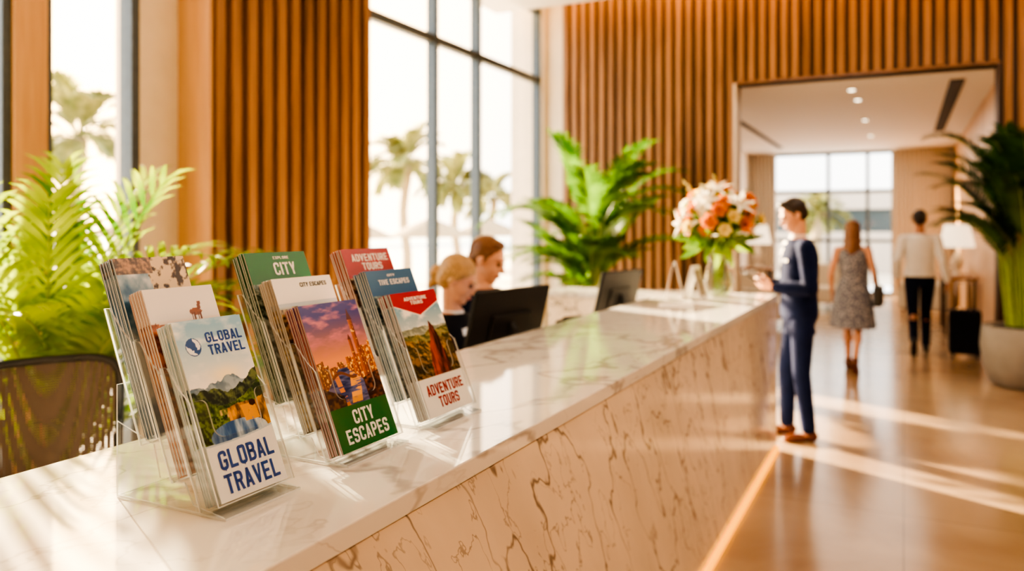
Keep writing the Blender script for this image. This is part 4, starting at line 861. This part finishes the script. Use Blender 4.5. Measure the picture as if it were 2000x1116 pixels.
# businessman
J,W,D,F,Lf=mkJ((-.70,6.22,0),(-.93,-.36),dict(pelvis=(0,0,.97),neck=(.005,0,1.49),head=(.045,0,1.665),hf=(1,.10,-.42),
  sh=[(0,.185,1.425),(0,-.185,1.425)],el=[(-.02,.235,1.13),(-.01,-.235,1.13)],wr=[(.20,.085,1.13),(.21,-.075,1.14)],
  hip=[(0,.09,.92),(0,-.09,.92)],kn=[(.01,.10,.50),(.06,-.10,.50)],an=[(-.04,.11,.085),(.06,-.11,.085)],toe=[(1,.12,0),(1,-.12,0)],
  hand=[((.88,-.40,.15),(.1,-.8,.5),(0,-.3,1),.8),((.88,.36,.13),(.1,.8,.5),(0,.3,1),.8)]))
b,R,hc=person('person in a navy suit and brown shoes looking at a phone',J,m_skin,.98,False,.0060)
def quiff(bm,P): ell(bm,P(.045,0,.108),(.036,.048,.022),R); 
hair(b,R,hc,m_haird,.98,quiff)
jk=jacket(b,J,m_navy,1.0,False,.02,-.36); trousers(b,J,m_navy)
shoe(J,0,m_shoe,b); shoe(J,1,m_shoe,b)
patch(b,jk,'shirt',m_white,W((0,0,1.49)),Lf,UP,F,[(-.02,-.05,.05),(-.10,-.045,.045),(-.20,-.025,.025),(-.28,-.003,.003)])
patch(b,jk,'tie',m_tie,W((0,0,1.49)),Lf,UP,F,[(-.04,-.016,.016),(-.10,-.014,.014),(-.20,-.018,.018),(-.27,-.003,.003)],.009)
patch(b,jk,'pocket_square',m_white,W((0,.10,1.32)),Lf,UP,F,[(.02,-.022,.022),(-.0,-.024,.024)],.006)
bm=bmesh.new(); lathe(bm,W((.008,0,1.485)),[(.064,-.02),(.062,.02),(.058,.035)],24,caps=False); mk('shirt_collar',bm,m_white,parent=b)
for i in (0,1):
    bm=bmesh.new(); a=J['el'][i].lerp(J['wr'][i],.90); c=J['el'][i].lerp(J['wr'][i],.99); cyl(bm,a,c,.037,.036); mk('shirt_cuff',bm,m_white,parent=b)
bm=bmesh.new(); RR=frame(D((.80,0,.60)),D((-.60,0,.80))).to_4x4(); RR.translation=W((.335,0.005,1.185)); obox(bm,RR,.074,.037,.0045); top(mk('smartphone',bm,m_dkgrey,bev=.003),'dark smartphone held in both hands','phone')
# walking woman
J,W,D,F,Lf=mkJ((-.50,9.36,0),(.06,1),dict(pelvis=(0,0,.90),neck=(.01,0,1.38),head=(.03,0,1.53),hf=(1,0,-.05),
  sh=[(0,.155,1.32),(0,-.155,1.32)],el=[(-.05,.215,1.06),(-.02,-.22,1.06)],wr=[(.06,.22,.84),(.10,-.235,.85)],
  hip=[(0,.08,.86),(0,-.08,.86)],kn=[(.09,.065,.47),(-.03,-.06,.47)],an=[(.10,.055,.10),(-.20,-.05,.14)],toe=[(1,.0,-.25),(.55,0,-.85)],fup=[(.25,0,1),(.85,0,.55)],
  hand=[((.1,0,-1),(0,-1,0),(1,0,0),.3),((.1,0,-1),(0,1,0),(1,0,0),.6)]))
b,R,hc=person('person in a patterned grey sleeveless dress walking away',J,m_skin2,.95,True,.0075)
def longh(bm,P):
    cap(bm,P(-.06,0,.0),P(-.085,0,-.22),.078,.060); cap(bm,P(-.05,.045,-.02),P(-.06,.06,-.20),.045,.035); cap(bm,P(-.05,-.045,-.02),P(-.06,-.06,-.20),.045,.035)
hair(b,R,hc,m_hairr,.96,longh,.008,False)
bm=bmesh.new(); torso(bm,J['pelvis'],J['neck'],Lf,F,[(-.88,.255,.20),(-.55,.235,.18),(-.2,.205,.15),(-.05,.188,.135),(.12,.16,.115),(.28,.138,.105),(.5,.150,.115),(.72,.165,.133,.012),(.88,.150,.10),(.96,.085,.07)],.95)
me=remesh(bm,.009,3); from_mesh('dress',me,[m_dress],parent=b,label='patterned grey knee length dress')
shoe(J,0,m_shoe,b); shoe(J,1,m_shoe,b)
hb=empty('handbag',W((0,-.27,.62)),'black shoulder bag hanging beside the walking person','handbag')
bm=bmesh.new(); Rb=frame(F,UP).to_4x4(); Rb.translation=W((.02,-.255,.83)); obox(bm,Rb,.14,.045,.11); mk('bag_body',bm,m_shoeb,parent=hb,bev=.02)
bm=bmesh.new(); tube(bm,[W((-.08,-.25,.93)),W((-.04,-.235,1.10)),W((.0,-.17,1.385)),W((.04,-.235,1.10)),W((.10,-.25,.93))],.008,6); mk('strap',bm,m_shoeb,parent=hb)
# walking man
J,W,D,F,Lf=mkJ((.18,11.05,0),(-.05,1),dict(pelvis=(0,0,.97),neck=(.02,0,1.49),head=(.05,0,1.665),hf=(1,0,-.08),
  sh=[(0,.19,1.42),(0,-.19,1.42)],el=[(-.10,.25,1.16),(-.08,-.25,1.15)],wr=[(.05,.25,.93),(-.06,-.30,.90)],
  hip=[(0,.09,.92),(0,-.09,.92)],kn=[(-.03,.08,.50),(.20,-.08,.53)],an=[(-.26,.08,.19),(.18,-.08,.09)],toe=[(.5,0,-.86),(1,0,.1)],fup=[(.86,0,.5),(-.1,0,1)],
  hand=[((.2,0,-1),(0,-1,0),(1,0,0),.4),((-.1,-.1,-1),(0,1,0),(1,0,0),.9)]))
b,R,hc=person('person in a white shirt and dark trousers walking away',J,m_skin2,1.0,False,.0078)
hair(b,R,hc,m_haird,1.0,None,.008,False)
jacket(b,J,m_white,1.0,False,.014,-.02,'shirt'); trousers(b,J,m_navyd); shoe(J,0,m_shoeb,b); shoe(J,1,m_shoeb,b)
se=empty('suitcase',(.66,10.92,0),'black upright rolling suitcase with extended handle','suitcase')
bm=bmesh.new(); box(bm,(.49,10.82,.045),(.83,11.05,.575)); 
mk('suitcase_body',bm,m_blk,parent=se,bev=.03)
bm=bmesh.new(); tube(bm,[(.57,11.0,.56),(.57,11.0,.88),(.60,11.0,.90),(.72,11.0,.90),(.75,11.0,.88),(.75,11.0,.56)],.009,8); mk('handle',bm,m_chrome,parent=se)
for x in (.53,.79):
    for y in (10.86,11.01):
        bm=bmesh.new(); cyl(bm,(x-.012,y,.026),(x+.012,y,.026),.026); mk('wheel',bm,m_black,parent=se)
# receptionists (seated)
def seated(base,s,fem,dz,head,hf):
    hs=.155 if fem else .185
    return mkJ(base,(1,-.06),dict(pelvis=(0,0,.60+dz),neck=(head[0]-.04,0,head[2]-.165),head=head,hf=hf,
     sh=[(head[0]-.05,hs,head[2]-.235),(head[0]-.05,-hs,head[2]-.235)],el=[(.14,hs+.05,.86+dz),(.14,-hs-.05,.86+dz)],wr=[(.33,.12,.80),(.33,-.12,.80)],
     hip=[(.03,.09,.58+dz),(.03,-.09,.58+dz)],kn=[(.44,.12,.53),(.44,-.12,.53)],an=[(.42,.12,.09),(.42,-.12,.09)],toe=[(1,0,0),(1,0,0)],
     hand=[((1,-.1,-.1),(0,0,-1),(0,-1,0),.35),((1,.1,-.1),(0,0,-1),(0,1,0),.35)]))
J,W,D,F,Lf=seated((-2.14,3.42,0),1,True,.0,(.14,0,1.31),(1,.30,-.45))
b,R,hc=person('person with tied back blonde hair in a black jacket, seated',J,m_skin,.98,True,.0055)
def bun(bm,P): ell(bm,P(-.125,0,-.01),(.036,.040,.042),R); cap(bm,P(-.10,0,.0),P(-.13,0,-.08),.032,.020); cap(bm,P(.045,.050,.065),P(-.02,.076,-.01),.014,.012); cap(bm,P(.045,-.050,.065),P(-.02,-.076,-.01),.014,.012)
hair(b,R,hc,m_hairbl,.98,bun,quiff=False,fem=True)
jk=jacket(b,J,m_blk,.98,True,.02,-.3); trousers(b,J,m_blk,.92); shoe(J,0,m_shoeb,b); shoe(J,1,m_shoeb,b)
nk=J['neck']; patch(b,jk,'blouse',m_white,nk,Lf,UP,F,[(.0,-.045,.045),(-.08,-.05,.05),(-.18,-.035,.035),(-.30,-.004,.004)])
bm=bmesh.new(); lathe(bm,nk+V((.005,0,-.005)),[(.058,-.02),(.056,.02)],24,caps=False); mk('collar',bm,m_white,parent=b)
J,W,D,F,Lf=seated((-2.32,4.03,0),1.05,False,.03,(.16,0,1.385),(1,.12,-.36))
b,R,hc=person('person with short auburn hair in a dark suit, seated',J,m_skin,1.06,False,.006)
hair(b,R,hc,m_hairr,1.06)
jk=jacket(b,J,m_navyd,1.04,False,.02,-.3); trousers(b,J,m_navyd); shoe(J,0,m_shoeb,b); shoe(J,1,m_shoeb,b)
nk=J['neck']; patch(b,jk,'shirt',m_white,nk,Lf,UP,F,[(.0,-.045,.045),(-.10,-.04,.04),(-.20,-.02,.02),(-.28,-.003,.003)])
patch(b,jk,'tie',m_tie,nk,Lf,UP,F,[(-.02,-.016,.016),(-.12,-.014,.014),(-.26,-.006,.006)],.009)
bm=bmesh.new(); lathe(bm,nk+V((.005,0,-.005)),[(.066,-.02),(.062,.025)],24,caps=False); mk('collar',bm,m_white,parent=b)
# ---------------------------------------------------------------- lounge furniture
def lamp(x,y,zt,label):
    e=empty('table_lamp',(x,y,zt),label,'lamp','lounge table lamps')
    bm=bmesh.new(); lathe(bm,(x,y,zt),[(.09,0),(.09,.02),(.03,.04),(.07,.14),(.08,.22),(.03,.34),(.015,.36),(.015,.46)],24); mk('lamp_base',bm,m_stone,parent=e)
    bm=bmesh.new(); lathe(bm,(x,y,zt+.42),[(.24,0),(.17,.34)],32,caps=False); mk('lamp_shade',bm,m_shade,parent=e)
def table(x,y,wx,wy,h,label):
    e=empty('side_table',(x,y,0),label,'table'); bm=bmesh.new(); box(bm,(x-wx/2,y-wy/2,h-.04),(x+wx/2,y+wy/2,h)); mk('tabletop',bm,m_wood,parent=e,bev=.004)
    for a in (-1,1):
        for c in (-1,1):
            bm=bmesh.new(); cx=x+a*(wx/2-.04); cy=y+c*(wy/2-.04); box(bm,(cx-.02,cy-.02,0),(cx+.02,cy+.02,h-.04)); mk('leg',bm,m_woodback,parent=e)
table(.72,13.6,.45,1.3,.85,'dark wood console table against the wood wall'); lamp(.72,13.6,.85,'table lamp with white shade on the console table')
table(-2.35,14.6,.5,.5,.85,'dark wood side table in the lounge'); lamp(-2.35,14.6,.85,'table lamp with white shade on the side table')
def armchair(x,y,ang,label):
    e=empty('armchair',(0,0,0),label,'armchair','lounge armchairs'); mf=pbr('cream_upholstery',rgb(206,192,170),.9)
    for nm,lo,hi in [('seat',(-.34,-.34,.14),(.36,.34,.44)),('backrest',(-.46,-.40,.14),(-.30,.40,.86)),('armrest',(-.40,.34,.14),(.36,.46,.62)),('armrest',(-.40,-.46,.14),(.36,-.34,.62))]:
        bm=bmesh.new(); box(bm,lo,hi); mk(nm,bm,mf,parent=e,bev=.05)
    for a in (-.34,.28):
        for c in (-.36,.36): bm=bmesh.new(); cyl(bm,(a,c,0),(a,c,.15),.015,.022); mk('leg',bm,m_woodback,parent=e)
    e.location=(x,y,0); e.rotation_euler[2]=ang
armchair(-2.0,12.9,-.4,'cream upholstered lounge armchair'); armchair(-1.3,16.2,-1.6,'cream upholstered lounge armchair'); armchair(.35,15.6,2.9,'cream upholstered lounge armchair')
try:
    S.view_settings.view_transform='AgX'; S.view_settings.look='AgX - High Contrast'
except Exception as ex: print(ex)
